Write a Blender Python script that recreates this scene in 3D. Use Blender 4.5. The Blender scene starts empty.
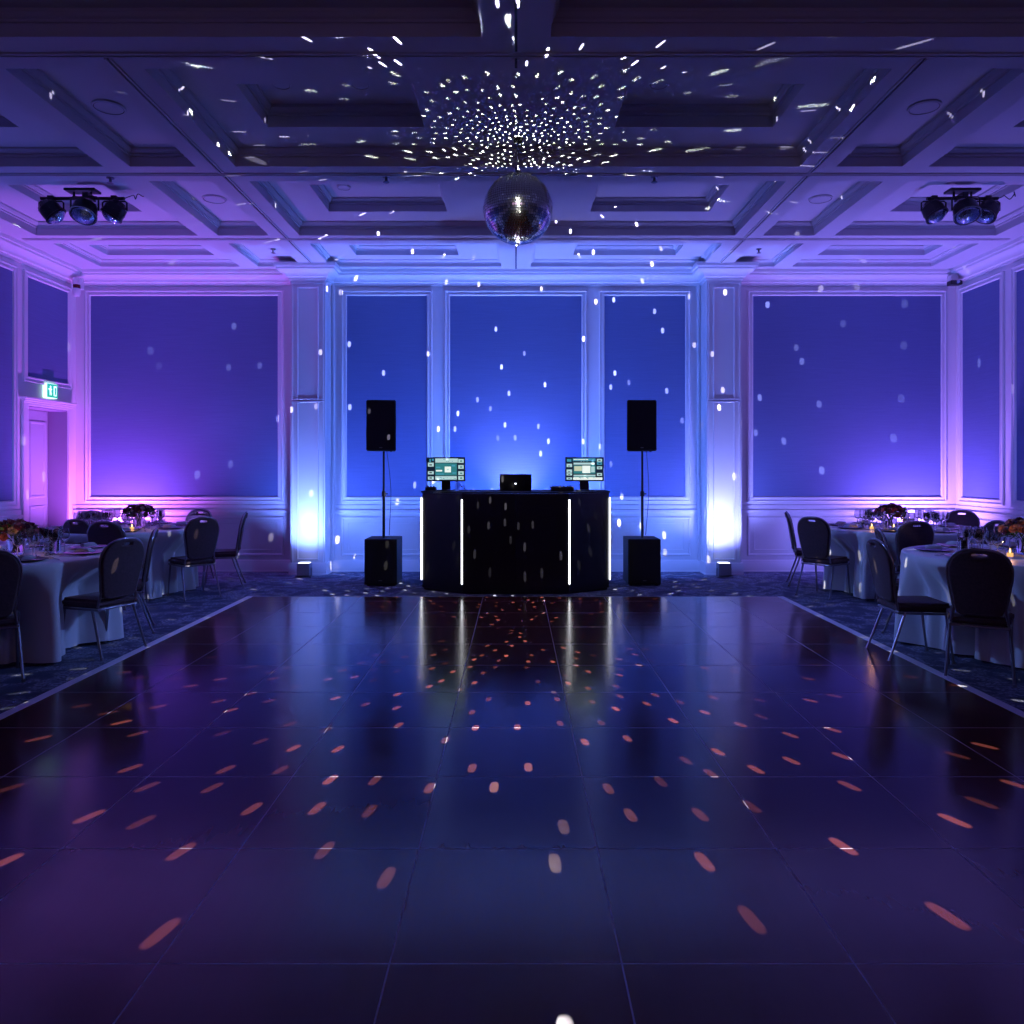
import bpy, bmesh, math, random
from mathutils import Vector, Matrix
random.seed(7)
PI = math.pi
C = bpy.context.scene.collection
F = 768.0; H = 1.45; CX = 516.0; CY = 468.0      # the camera: focal length in pixels of a 1024 frame, eye height, vanishing point

# ------------------------------------------------------------------ helpers
def tag(o, label=None, cat=None, group=None, kind=None):
    if label: o['label'] = label
    if cat: o['category'] = cat
    if group: o['group'] = group
    if kind: o['kind'] = kind
    return o

def empty(name, loc=(0, 0, 0), rz=0.0, label=None, cat=None, group=None, kind=None):
    o = bpy.data.objects.new(name, None); C.objects.link(o)
    o.location = loc; o.rotation_euler = (0, 0, rz); o.empty_display_size = 0.1
    return tag(o, label, cat, group, kind)

def obj(name, bm, mats, parent=None, smooth=None, loc=(0, 0, 0), rz=0.0):
    if not isinstance(mats, (list, tuple)): mats = [mats]
    me = bpy.data.meshes.new(name)
    bm.normal_update(); bm.to_mesh(me); bm.free()
    for m in mats: me.materials.append(m)
    if smooth is not None:
        for p in me.polygons: p.use_smooth = True
        me.set_sharp_from_angle(angle=math.radians(smooth))
    o = bpy.data.objects.new(name, me); C.objects.link(o)
    o.location = loc; o.rotation_euler = (0, 0, rz)
    if parent: o.parent = parent
    return o

def copy_tree(o, parent=None):
    c = o.copy(); C.objects.link(c)
    if parent: c.parent = parent
    for ch in list(o.children):
        copy_tree(ch, c)
    return c

def box(bm, x0, x1, y0, y1, z0, z1, bevel=0.0, mi=0, seg=2):
    vs = [bm.verts.new(p) for p in ((x0,y0,z0),(x1,y0,z0),(x1,y1,z0),(x0,y1,z0),(x0,y0,z1),(x1,y0,z1),(x1,y1,z1),(x0,y1,z1))]
    fs = []
    for idx in ((0,3,2,1),(4,5,6,7),(0,1,5,4),(1,2,6,5),(2,3,7,6),(3,0,4,7)):
        f = bm.faces.new([vs[i] for i in idx]); f.material_index = mi; fs.append(f)
    if bevel > 0:
        es = list({e for f in fs for e in f.edges})
        r = bmesh.ops.bevel(bm, geom=es, offset=bevel, segments=seg, affect='EDGES', profile=0.5)
        for f in r['faces']: f.material_index = mi
        vs = list({v for f in fs if f.is_valid for v in f.verts} | {v for f in r['faces'] for v in f.verts})
    return vs

def tube(bm, pts, r, seg=10, cap=True, mi=0):
    pts = [Vector(p) for p in pts]; n = len(pts)
    rs = r if isinstance(r, (list, tuple)) else [r]*n
    rings = []; up = None
    for i, p in enumerate(pts):
        t = (pts[min(i+1, n-1)] - pts[max(i-1, 0)]).normalized()
        if up is None:
            a = Vector((0,0,1)) if abs(t.z) < 0.9 else Vector((1,0,0))
            up = (a - t*a.dot(t)).normalized()
        else:
            up = (up - t*up.dot(t)).normalized()
        s = t.cross(up)
        rings.append([bm.verts.new(p + (up*math.cos(2*PI*k/seg) + s*math.sin(2*PI*k/seg))*rs[i]) for k in range(seg)])
    for a, b in zip(rings, rings[1:]):
        for k in range(seg):
            f = bm.faces.new((a[k], a[(k+1)%seg], b[(k+1)%seg], b[k])); f.material_index = mi
    if cap:
        f = bm.faces.new(rings[0][::-1]); f.material_index = mi
        f = bm.faces.new(rings[-1]); f.material_index = mi

def lathe(bm, prof, seg=24, mi=0, M=None, c=(0,0,0)):
    rings = []
    for r, z in prof:
        if r < 1e-6:
            vs = [bm.verts.new((c[0], c[1], c[2]+z))]
        else:
            vs = [bm.verts.new((c[0]+r*math.cos(2*PI*k/seg), c[1]+r*math.sin(2*PI*k/seg), c[2]+z)) for k in range(seg)]
        rings.append(vs)
    if M:
        for rg in rings:
            for v in rg: v.co = M @ v.co
    for a, b in zip(rings, rings[1:]):
        for k in range(seg):
            q = []
            for v in (a[k % len(a)], a[(k+1) % len(a)], b[(k+1) % len(b)], b[k % len(b)]):
                if v not in q: q.append(v)
            if len(q) >= 3:
                f = bm.faces.new(q); f.material_index = mi

def catmull(pts, n=6, closed=True):
    out = []; m = len(pts)
    rng = range(m) if closed else range(m-1)
    for i in rng:
        p0, p1, p2, p3 = [Vector(pts[(i+k) % m] if closed else pts[min(max(i+k, 0), m-1)]) for k in (-1, 0, 1, 2)]
        for j in range(n):
            t = j/n
            out.append(0.5*((2*p1) + (p2-p0)*t + (2*p0-5*p1+4*p2-p3)*t*t + (3*p1-p0-3*p2+p3)*t*t*t))
    if not closed: out.append(Vector(pts[-1]))
    return out

def sweep(bm, path, prof, closed=False, mi=0):
    """Moulding along a plan path; the room lies to the LEFT of the path. prof: (distance from wall, z)."""
    P = [Vector((p[0], p[1])) for p in path]; n = len(P); rings = []
    for i in range(n):
        a = P[i-1] if (i > 0 or closed) else None
        b = P[(i+1) % n] if (i < n-1 or closed) else None
        d1 = (P[i]-a).normalized() if a is not None else None
        d2 = (b-P[i]).normalized() if b is not None else None
        if d1 is None: d1 = d2
        if d2 is None: d2 = d1
        n1 = Vector((-d1.y, d1.x)); n2 = Vector((-d2.y, d2.x))
        m = (n1+n2); m = m/m.dot(n1)
        rings.append([bm.verts.new((P[i].x+m.x*d, P[i].y+m.y*d, z)) for d, z in prof])
    R = range(n) if closed else range(n-1)
    for i in R:
        a, b = rings[i], rings[(i+1) % n]
        for k in range(len(prof)-1):
            f = bm.faces.new((a[k], b[k], b[k+1], a[k+1])); f.material_index = mi
    if not closed:
        for rg in (rings[0], rings[-1]):
            if len(rg) > 2:
                try: bm.faces.new(rg)
                except Exception: pass

def frame_ring(bm, o, u, v, nrm, u0, u1, v0, v1, prof, mi=0):
    """Rectangular picture-frame moulding in the plane (o,u,v). prof: (inset, height above plane)."""
    o, u, v, nrm = Vector(o), Vector(u), Vector(v), Vector(nrm); rings = []
    for t, h in prof:
        rings.append([bm.verts.new(o + u*a + v*b + nrm*h) for a, b in ((u0+t, v0+t), (u1-t, v0+t), (u1-t, v1-t), (u0+t, v1-t))])
    for a, b in zip(rings, rings[1:]):
        for k in range(4):
            f = bm.faces.new((a[k], a[(k+1)%4], b[(k+1)%4], b[k])); f.material_index = mi
    return rings

FR = [(0,0),(0,.022),(.012,.030),(.022,.026),(.03,.018),(.05,.018),(.056,.024),(.066,.024),(.078,.006),(.078,0)]
FR2 = [(0,0),(0,.012),(.008,.018),(.02,.014),(.028,.012),(.034,.004),(.034,0)]

# ------------------------------------------------------------------ materials
def mat(name, col, rough=.5, metal=0.0, bump=0.0, bscale=200.0, emis=None, estr=0.0, trans=0.0, coat=0.0, sheen=0.0, ior=1.5, var=0.0, vscale=20.0, spec=.5, aniso=0.0):
    m = bpy.data.materials.new(name); m.use_nodes = True
    nt = m.node_tree; b = nt.nodes['Principled BSDF']
    b.inputs['Base Color'].default_value = (*col, 1)
    b.inputs['Roughness'].default_value = rough
    b.inputs['Metallic'].default_value = metal
    b.inputs['Transmission Weight'].default_value = trans
    b.inputs['Coat Weight'].default_value = coat
    b.inputs['Sheen Weight'].default_value = sheen
    b.inputs['IOR'].default_value = ior
    b.inputs['Specular IOR Level'].default_value = spec
    b.inputs['Anisotropic'].default_value = aniso
    tc = nt.nodes.new('ShaderNodeTexCoord')
    if emis:
        b.inputs['Emission Color'].default_value = (*emis, 1); b.inputs['Emission Strength'].default_value = estr
    if var > 0:
        n = nt.nodes.new('ShaderNodeTexNoise'); n.inputs['Scale'].default_value = vscale; n.inputs['Detail'].default_value = 4
        mr = nt.nodes.new('ShaderNodeMapRange'); mr.inputs['From Min'].default_value = .3; mr.inputs['From Max'].default_value = .7
        mr.inputs['To Min'].default_value = 1-var; mr.inputs['To Max'].default_value = 1+var
        vm = nt.nodes.new('ShaderNodeVectorMath'); vm.operation = 'SCALE'; vm.inputs[0].default_value = col
        nt.links.new(tc.outputs['Object'], n.inputs['Vector']); nt.links.new(n.outputs['Fac'], mr.inputs['Value'])
        nt.links.new(mr.outputs['Result'], vm.inputs['Scale']); nt.links.new(vm.outputs['Vector'], b.inputs['Base Color'])
    if bump > 0:
        n = nt.nodes.new('ShaderNodeTexNoise'); n.inputs['Scale'].default_value = bscale; n.inputs['Detail'].default_value = 3
        bp = nt.nodes.new('ShaderNodeBump'); bp.inputs['Strength'].default_value = bump; bp.inputs['Distance'].default_value = .005
        nt.links.new(tc.outputs['Object'], n.inputs['Vector']); nt.links.new(n.outputs['Fac'], bp.inputs['Height'])
        nt.links.new(bp.outputs['Normal'], b.inputs['Normal'])
    return m

class NT:
    """tiny maths-node helper"""
    def __init__(s, nt): s.nt = nt
    def val(s, x, sock):
        if isinstance(x, (int, float)): sock.default_value = x
        else: s.nt.links.new(x, sock)
    def m(s, op, a, b=0.0, c=0.0):
        n = s.nt.nodes.new('ShaderNodeMath'); n.operation = op
        s.val(a, n.inputs[0]); s.val(b, n.inputs[1]); s.val(c, n.inputs[2])
        return n.outputs[0]
    def vec(s, x, y, z=0.0):
        n = s.nt.nodes.new('ShaderNodeCombineXYZ')
        s.val(x, n.inputs[0]); s.val(y, n.inputs[1]); s.val(z, n.inputs[2]); return n.outputs[0]
    def white(s, v):
        n = s.nt.nodes.new('ShaderNodeTexWhiteNoise'); n.noise_dimensions = '3D'; s.nt.links.new(v, n.inputs['Vector']); return n
    def ss(s, x, a, b, lo=0.0, hi=1.0):
        n = s.nt.nodes.new('ShaderNodeMapRange'); n.interpolation_type = 'SMOOTHSTEP'
        s.val(x, n.inputs['Value']); s.val(a, n.inputs['From Min']); s.val(b, n.inputs['From Max'])
        n.inputs['To Min'].default_value = lo; n.inputs['To Max'].default_value = hi; return n.outputs[0]

M = {}
M['paint'] = mat('white_painted_wood', (.74,.74,.76), .45, bump=.05, bscale=60)
M['ceil'] = mat('ceiling_paint', (.60,.60,.64), .65, bump=.05, bscale=40)
M['seam'] = mat('dark_seam', (.03,.03,.04), .6)
M['chair'] = mat('dark_woven_upholstery', (.085,.050,.062), .85, bump=.3, bscale=400, sheen=.15, var=.2, vscale=60)
M['steel'] = mat('dull_steel_tube', (.32,.31,.35), .3, 1.0)
M['cloth'] = mat('satin_tablecloth', (.74,.78,.82), .42, bump=.05, bscale=60, sheen=.4)
M['top'] = mat('table_board', (.3,.25,.2), .6)
M['black'] = mat('black_panel', (.006,.006,.009), .28, bump=.03, bscale=80)
M['blackm'] = mat('matte_black', (.008,.008,.010), .6, bump=.1, bscale=250)
M['grille'] = mat('speaker_grille', (.006,.006,.008), .55, bump=.4, bscale=600)
M['plastic'] = mat('black_plastic', (.012,.012,.015), .35)
M['led'] = mat('led_strip', (.9,.9,.9), .4, emis=(.93,.95,1), estr=3.2)
M['grey'] = mat('grey_metal', (.22,.22,.25), .4, .8)
M['fix'] = mat('fixture_housing', (.35,.35,.4), .45, .2)
M['lens'] = mat('lit_lens', (.9,.9,1), .3, emis=(.75,.8,1), estr=4)
M['glass'] = mat('clear_glass', (.95,.97,1), .02, trans=1.0, ior=1.45)
M['water'] = mat('water_glass', (.85,.9,.95), .02, trans=1.0, ior=1.33)
M['china'] = mat('china_plate', (.45,.45,.5), .2, coat=.3)
M['charger'] = mat('pewter_charger', (.10,.09,.12), .3, .6)
M['napkin'] = mat('folded_napkin', (.62,.62,.7), .8, bump=.2, bscale=100)
M['cutlery'] = mat('cutlery_steel', (.6,.6,.65), .2, 1.0)
M['wax'] = mat('candle_wax', (.85,.7,.5), .5, emis=(1,.5,.15), estr=1.2)
M['flame'] = mat('flame', (1,.7,.3), .5, emis=(1,.55,.2), estr=14)
M['leaf'] = mat('leaf', (.03,.09,.03), .55, var=.4, vscale=15)
M['petal_red'] = mat('petal_dusky_pink', (.50,.12,.13), .7, var=.3, vscale=40)
M['petal_wht'] = mat('petal_cream', (.60,.50,.42), .7, var=.2, vscale=40)
M['petal_or'] = mat('petal_peach', (.65,.28,.14), .7, var=.25, vscale=40)
M['petal_dk'] = mat('petal_burgundy', (.12,.025,.05), .7, var=.25, vscale=40)
M['mirror'] = mat('mirror_tile', (.88,.90,.9), .13, 1.0)
M['grout'] = mat('ball_core', (.03,.03,.035), .5)
M['alu'] = mat('aluminium_edging', (.80,.82,.90), .5, .1)
M['door'] = mat('door_paint', (.42,.44,.52), .45)
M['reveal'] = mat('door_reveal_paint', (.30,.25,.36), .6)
M['cable'] = mat('pale_cable', (.35,.35,.4), .5)
M['cabled'] = mat('dark_cable', (.02,.02,.025), .5)
M['white'] = mat('white_plastic', (.7,.7,.72), .4)
M['sg'] = mat('exit_green', (.02,.35,.2), .4, emis=(.02,.50,.34), estr=.9)
M['sw'] = mat('exit_white', (.8,.9,.85), .4, emis=(.62,1,.82), estr=1.5)
M['red'] = mat('dark_red_glass', (.12,.01,.02), .2)
M['scr0'] = mat('screen_dark', (.0,.01,.02), .3, emis=(.004,.012,.03), estr=1)
M['scr1'] = mat('screen_teal', (.02,.1,.1), .3, emis=(.03,.20,.22), estr=1)
M['scr2'] = mat('screen_pale', (.2,.3,.3), .3, emis=(.42,.62,.62), estr=1)
M['scr3'] = mat('screen_white', (.3,.3,.3), .3, emis=(.85,.95,.88), estr=1)
M['scr4'] = mat('screen_blue', (.1,.2,.3), .3, emis=(.05,.28,.38), estr=1)
M['scr5'] = mat('screen_sand', (.3,.3,.2), .3, emis=(.55,.60,.42), estr=1)

def wallpaper():
    m = mat('woven_wallpaper', (.125,.17,.35), .75)
    nt = m.node_tree; b = nt.nodes['Principled BSDF']; tc = nt.nodes['Texture Coordinate']
    mp = nt.nodes.new('ShaderNodeMapping'); mp.inputs['Scale'].default_value = (3, 3, 160)
    nt.links.new(tc.outputs['Object'], mp.inputs['Vector'])
    n = nt.nodes.new('ShaderNodeTexNoise'); n.inputs['Scale'].default_value = 1.0; n.inputs['Detail'].default_value = 5
    nt.links.new(mp.outputs[0], n.inputs['Vector'])
    n2 = nt.nodes.new('ShaderNodeTexNoise'); n2.inputs['Scale'].default_value = 90; nt.links.new(tc.outputs['Object'], n2.inputs['Vector'])
    T = NT(nt)
    k = T.m('ADD', T.m('MULTIPLY', n.outputs['Fac'], .35), T.m('MULTIPLY', n2.outputs['Fac'], .25))
    k = T.m('ADD', k, .7)
    vm = nt.nodes.new('ShaderNodeVectorMath'); vm.operation = 'SCALE'; vm.inputs[0].default_value = (.125,.17,.35)
    nt.links.new(k, vm.inputs['Scale']); nt.links.new(vm.outputs[0], b.inputs['Base Color'])
    return m
M['paper'] = wallpaper()

def carpet():
    m = mat('patterned_carpet', (.03,.05,.12), .95)
    nt = m.node_tree; b = nt.nodes['Principled BSDF']; tc = nt.nodes['Texture Coordinate']
    n = nt.nodes.new('ShaderNodeTexNoise'); n.inputs['Scale'].default_value = 2.6; n.inputs['Detail'].default_value = 5; n.inputs['Distortion'].default_value = 2.5
    nt.links.new(tc.outputs['Object'], n.inputs['Vector'])
    n2 = nt.nodes.new('ShaderNodeTexNoise'); n2.inputs['Scale'].default_value = 45; n2.inputs['Detail'].default_value = 4
    nt.links.new(tc.outputs['Object'], n2.inputs['Vector'])
    T = NT(nt); k = T.m('MULTIPLY', T.ss(n.outputs['Fac'], .42, .6), T.ss(n2.outputs['Fac'], .35, .65))
    mx = nt.nodes.new('ShaderNodeMix'); mx.data_type = 'RGBA'
    mx.inputs['A'].default_value = (.05,.065,.12,1); mx.inputs['B'].default_value = (.30,.32,.42,1)
    nt.links.new(k, mx.inputs['Factor']); nt.links.new(mx.outputs['Result'], b.inputs['Base Color'])
    bp = nt.nodes.new('ShaderNodeBump'); bp.inputs['Strength'].default_value = .5; bp.inputs['Distance'].default_value = .01
    nt.links.new(n2.outputs['Fac'], bp.inputs['Height']); nt.links.new(bp.outputs[0], b.inputs['Normal'])
    return m
M['carpet'] = carpet()

TS = .6716
def dance():
    m = mat('mahogany_dance_tiles', (.05,.012,.012), .2)
    nt = m.node_tree; b = nt.nodes['Principled BSDF']; tc = nt.nodes['Texture Coordinate']; T = NT(nt)
    sp = nt.nodes.new('ShaderNodeSeparateXYZ'); nt.links.new(tc.outputs['Object'], sp.inputs[0])
    def cell(x, off):
        q = T.m('DIVIDE', T.m('SUBTRACT', x, off), TS)
        fr = T.m('FRACT', T.m('ADD', q, 100.0)); fl = T.m('FLOOR', T.m('ADD', q, 100.0))
        d = T.m('MULTIPLY', T.m('MINIMUM', fr, T.m('SUBTRACT', 1.0, fr)), TS)   # distance to the nearest joint
        return d, fl
    dx, ix = cell(sp.outputs[0], .306); dy, iy = cell(sp.outputs[1], 2.219)
    d = T.m('MINIMUM', dx, dy)
    line = T.ss(d, .0016, .0034, 1.0, 0.0)
    rnd = T.white(T.vec(ix, iy, 1.0)).outputs['Value']
    mp = nt.nodes.new('ShaderNodeMapping'); mp.inputs['Scale'].default_value = (30, 2, 1)
    nt.links.new(tc.outputs['Object'], mp.inputs['Vector'])
    g = nt.nodes.new('ShaderNodeTexNoise'); g.inputs['Scale'].default_value = 1; g.inputs['Detail'].default_value = 6
    nt.links.new(mp.outputs[0], g.inputs['Vector'])
    n = nt.nodes.new('ShaderNodeTexNoise'); n.inputs['Scale'].default_value = 6; n.inputs['Detail'].default_value = 6; n.inputs['Roughness'].default_value = .7
    nt.links.new(tc.outputs['Object'], n.inputs['Vector'])
    k = T.m('ADD', .15, T.m('ADD', T.m('MULTIPLY', g.outputs['Fac'], .2), T.m('MULTIPLY', rnd, .40)))
    mx = nt.nodes.new('ShaderNodeMix'); mx.data_type = 'RGBA'
    mx.inputs['A'].default_value = (.050,.011,.010,1); mx.inputs['B'].default_value = (.135,.032,.026,1)
    nt.links.new(k, mx.inputs['Factor'])
    mx2 = nt.nodes.new('ShaderNodeMix'); mx2.data_type = 'RGBA'; mx2.inputs['B'].default_value = (.42,.40,.52,1)
    nt.links.new(mx.outputs['Result'], mx2.inputs['A']); nt.links.new(line, mx2.inputs['Factor'])
    nt.links.new(mx2.outputs['Result'], b.inputs['Base Color'])
    r = T.m('ADD', .115, T.m('MULTIPLY', n.outputs['Fac'], .10))
    r = T.m('ADD', r, T.m('MULTIPLY', line, .3))
    nt.links.new(r, b.inputs['Roughness'])
    b.inputs['Specular IOR Level'].default_value = .46
    h = T.m('SUBTRACT', T.m('MULTIPLY', g.outputs['Fac'], .0), T.m('MULTIPLY', line, 1.0))
    bp = nt.nodes.new('ShaderNodeBump'); bp.inputs['Strength'].default_value = .35; bp.inputs['Distance'].default_value = .001
    nt.links.new(h, bp.inputs['Height']); nt.links.new(bp.outputs[0], b.inputs['Normal'])
    return m
M['dance'] = dance()

# ------------------------------------------------------------------ the room
XW = 6.16; YB = 10.75; YF = -3.4; Z0 = 4.19
PX0, PX1, PY = 2.59, 3.06, 10.42           # pilaster: |x| range and front plane
DY0, DY1, DZ = 9.65, 10.55, 2.24           # doorway in the left wall

bm = bmesh.new(); box(bm, -XW-.4, XW+.2, YF-.2, YB+.2, -.12, 0)
tag(obj('floor', bm, M['carpet']), kind='structure')

# dance floor
bm = bmesh.new(); box(bm, -2.93, 2.91, -1.6, 8.54, .001, .018)
dance_floor = empty('dance_floor', (0, 0, 0), label='dark polished mahogany dance floor of square tiles laid over the carpet', cat='dance floor')
obj('tile_surface', bm, M['dance'], dance_floor)
for x0, x1 in ((-3.000, -2.931), (2.911, 2.980)):
    bm = bmesh.new()
    box(bm, x0, x1, -1.6, 8.56, .002, .021, .004)
    obj('edge_strip', bm, M['alu'], dance_floor)
bm = bmesh.new(); box(bm, -2.93, 2.91, 8.54, 8.56, .002, .018)
tag(obj('back_edge', bm, M['grey'], dance_floor), 'thin grey rear edge')

# walls
def wall(name, boxes):
    bm = bmesh.new()
    for b in boxes: box(bm, *b)
    return tag(obj(name, bm, M['paint']), kind='structure')
wb = wall('wall_back', [(-XW-.4, XW+.15, YB, YB+.15, 0, 4.7)])
wf = wall('wall_front', [(-XW-.4, XW+.15, YF-.15, YF, 0, 4.7)])
wr = wall('wall_right', [(XW, XW+.15, YF, YB, 0, 4.7)])
wl = wall('wall_left', [(-XW-.4, -XW, YF, DY0, 0, 4.7), (-XW-.4, -XW, DY0, DY1, DZ, 4.7), (-XW-.4, -XW, DY1, YB, 0, 4.7), (-XW-.4, -XW-.33, DY0, DY1, 0, DZ)])

def panel(parent, o, u, v, n, u0, u1, v0, v1, paper=True, prof=FR):
    """a moulding frame; inside it, woven wallpaper or a plain field"""
    bm = bmesh.new(); frame_ring(bm, o, u, v, n, u0, u1, v0, v1, prof)
    bmesh.ops.recalc_face_normals(bm, faces=bm.faces)
    obj('panel_moulding' if paper else 'wainscot_moulding', bm, M['paint'], parent, smooth=30)
    if paper:
        bm = bmesh.new(); o_, u_, v_, n_ = map(Vector, (o, u, v, n)); t = .07
        P = [(u0+t, v0+t), (u1-t, v0+t), (u1-t, v1-t), (u0+t, v1-t)]
        lo = [bm.verts.new(o_+u_*a+v_*b) for a, b in P]; hi = [bm.verts.new(o_+u_*a+v_*b+n_*.006) for a, b in P]
        bm.faces.new(hi)
        for k in range(4): bm.faces.new((lo[k], lo[(k+1)%4], hi[(k+1)%4], hi[k]))
        bmesh.ops.recalc_face_normals(bm, faces=bm.faces)
        obj('wallpaper_panel', bm, M['paper'], parent)

PZ0, PZ1 = .975, 3.935     # outer frame heights of tall panels
WZ0, WZ1 = .22, .77        # wainscot panels
BO, BU, BV, BN = (0, YB, 0), (1,0,0), (0,0,1), (0,-1,0)
def bx(px): return (px-CX)*YB/F
for a, b in ((85.5, 283.5), (341.5, 432.5), (444.5, 587), (599, 690.5), (747.5, 946)):
    panel(wb, BO, BU, BV, BN, bx(a), bx(b), PZ0, PZ1)
    panel(wb, BO, BU, BV, BN, bx(a), bx(b), WZ0, WZ1, False, FR2)
    panel(wb, BO, BU, BV, BN, bx(a)+.09, bx(b)-.09, WZ0+.08, WZ1-.08, False, [(0,0),(0,.006),(.01,.006),(.014,0)])
LO, LU, LN = (-XW, 0, 0), (0,1,0), (1,0,0)
panel(wl, LO, LU, BV, LN, 9.59, 10.62, 2.53, PZ1)
for a, b in ((6.9, 9.46), (4.1, 6.6), (1.3, 3.8), (-1.5, 1.0)):
    panel(wl, LO, LU, BV, LN, a, b, PZ0, PZ1); panel(wl, LO, LU, BV, LN, a, b, WZ0, WZ1, False, FR2)
RO, RN = (XW, 0, 0), (-1,0,0)
for a, b in ((9.68, 10.66), (6.9, 9.52), (4.1, 6.6), (1.3, 3.8), (-1.5, 1.0)):
    panel(wr, RO, LU, BV, RN, a, b, PZ0, PZ1); panel(wr, RO, LU, BV, RN, a, b, WZ0, WZ1, False, FR2)
for a, b in ((-5.7, -3.2), (-2.8, -.3), (.3, 2.8), (3.2, 5.7)):
    panel(wf, (0, YF, 0), (1,0,0), BV, (0,1,0), a, b, PZ0, PZ1)

# pilasters
for s in (-1, 1):
    x0, x1 = sorted((s*PX0, s*PX1))
    bm = bmesh.new(); box(bm, x0, x1, PY, YB, 0, Z0)
    p = obj('pilaster', bm, M['paint'], wb)
    bm = bmesh.new()
    for z0, z1 in ((.20, 2.36), (2.375, 3.91)):
        frame_ring(bm, (0, PY, 0), (1,0,0), BV, BN, x0+.085, x1-.085, z0, z1, [(0,0),(.006,.012),(.016,.012),(.022,-.0),(.03,-.004)])
        frame_ring(bm, (0, PY, 0), (1,0,0), BV, BN, x0+.02, x1-.02, z0-.07 if z0 < 1 else z0, z1 if z0 < 1 else z1+.06, [(0,0),(.005,.008),(.012,.008),(.016,0)])
    bmesh.ops.recalc_face_normals(bm, faces=bm.faces)
    obj('pilaster_moulding', bm, M['paint'], p, smooth=30)
    bm = bmesh.new()     # vertical beads where the pilaster returns to the wall
    for yy in (PY+.10, PY+.2):
        sx = x1 if s < 0 else x0
        tube(bm, [(sx, yy, .15), (sx, yy, 4.03)], .014, 8)
    xx = (x1+.035) if s < 0 else (x0-.035)
    tube(bm, [(xx, YB, .15), (xx, YB, 4.03)], .022, 8)
    obj('corner_bead', bm, M['paint'], p, smooth=40)

# plan path of the room, room on the left of the direction of travel (counter-clockwise)
back = [(XW, YB), (PX1, YB), (PX1, PY), (PX0, PY), (PX0, YB), (-PX0, YB), (-PX0, PY), (-PX1, PY), (-PX1, YB), (-XW, YB)]
crown = [(0,4.00),(.018,4.00),(.022,4.03),(.045,4.04),(.05,4.06),(.075,4.085),(.115,4.11),(.15,4.118),(.155,4.145),(.175,4.15),(.185,4.19),(.185,4.2)]
rail = [(0,.80),(.012,.80),(.02,.83),(.035,.838),(.035,.865),(.012,.872),(.012,.93),(0,.94)]
base = [(0,.165),(.012,.165),(.02,.15),(.022,.02),(.028,.015),(.028,0)]
bm = bmesh.new(); sweep(bm, [(-XW, YF), (XW, YF)] + back, crown, closed=True)
bmesh.ops.recalc_face_normals(bm, faces=bm.faces); tag(obj('trim_1', bm, M['paint'], smooth=35), 'white crown moulding round the top of the walls', kind='structure')
bm = bmesh.new()
sweep(bm, [(XW, YF), (XW, YB), (PX1+.06, YB)], rail); sweep(bm, [(PX0-.06, YB), (-PX0+.06, YB)], rail); sweep(bm, [(-PX1-.06, YB), (-XW, YB), (-XW, DY1+.1)], rail)
sweep(bm, [(-XW, DY0-.1), (-XW, YF)], rail)
bmesh.ops.recalc_face_normals(bm, faces=bm.faces); tag(obj('trim_2', bm, M['paint'], smooth=35), 'white dado rail running round the walls', kind='structure')
for nm, pth in (('baseboard_right', [(XW, YF), (XW, YB)]), ('baseboard_back', back), ('baseboard_left', [(-XW, DY0-.1), (-XW, YF)])):
    bm = bmesh.new(); sweep(bm, pth, base); bmesh.ops.recalc_face_normals(bm, faces=bm.faces)
    tag(obj(nm, bm, M['paint'], smooth=35), kind='structure')

# doorway on the left
dr = empty('door_1', (-XW, (DY0+DY1)/2, 0), kind='structure')
bm = bmesh.new(); box(bm, -.305, -.265, -.44, .44, .01, DZ-.02, .003)
leaf = obj('door_leaf', bm, M['door'], dr)
bm = bmesh.new()
for z0, z1 in ((.15, .95), (1.05, 2.08)):
    for y0, y1 in ((-.38, -.04), (.04, .38)):
        frame_ring(bm, (-.265,0,0), (0,1,0), BV, (1,0,0), y0, y1, z0, z1, [(0,0),(.01,.012),(.03,.010),(.04,0)])
bmesh.ops.recalc_face_normals(bm, faces=bm.faces); obj('door_moulding', bm, M['door'], leaf, smooth=30)
bm = bmesh.new(); box(bm, -.26, -.002, .432, .449, .003, DZ-.004); box(bm, -.26, -.002, -.449, -.432, .003, DZ-.004); box(bm, -.26, -.002, -.432, .432, DZ-.016, DZ-.001)
tag(obj('door_reveal', bm, M['reveal'], dr), 'mauve reveal inside the doorway')
bm = bmesh.new()
box(bm, .001, .030, -.54, -.435, 0, DZ+.03, .004); box(bm, .001, .030, .435, .51, 0, DZ+.03, .004); box(bm, .001, .030, -.435, .435, DZ, DZ+.03, .004)
box(bm, .001, .045, -.55, .515, DZ+.032, DZ+.050, .004); box(bm, .001, .065, -.56, .525, DZ+.052, DZ+.075, .005); box(bm, .001, .085, -.575, .535, DZ+.077, DZ+.105, .006)
obj('architrave', bm, M['paint'], dr)

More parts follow.
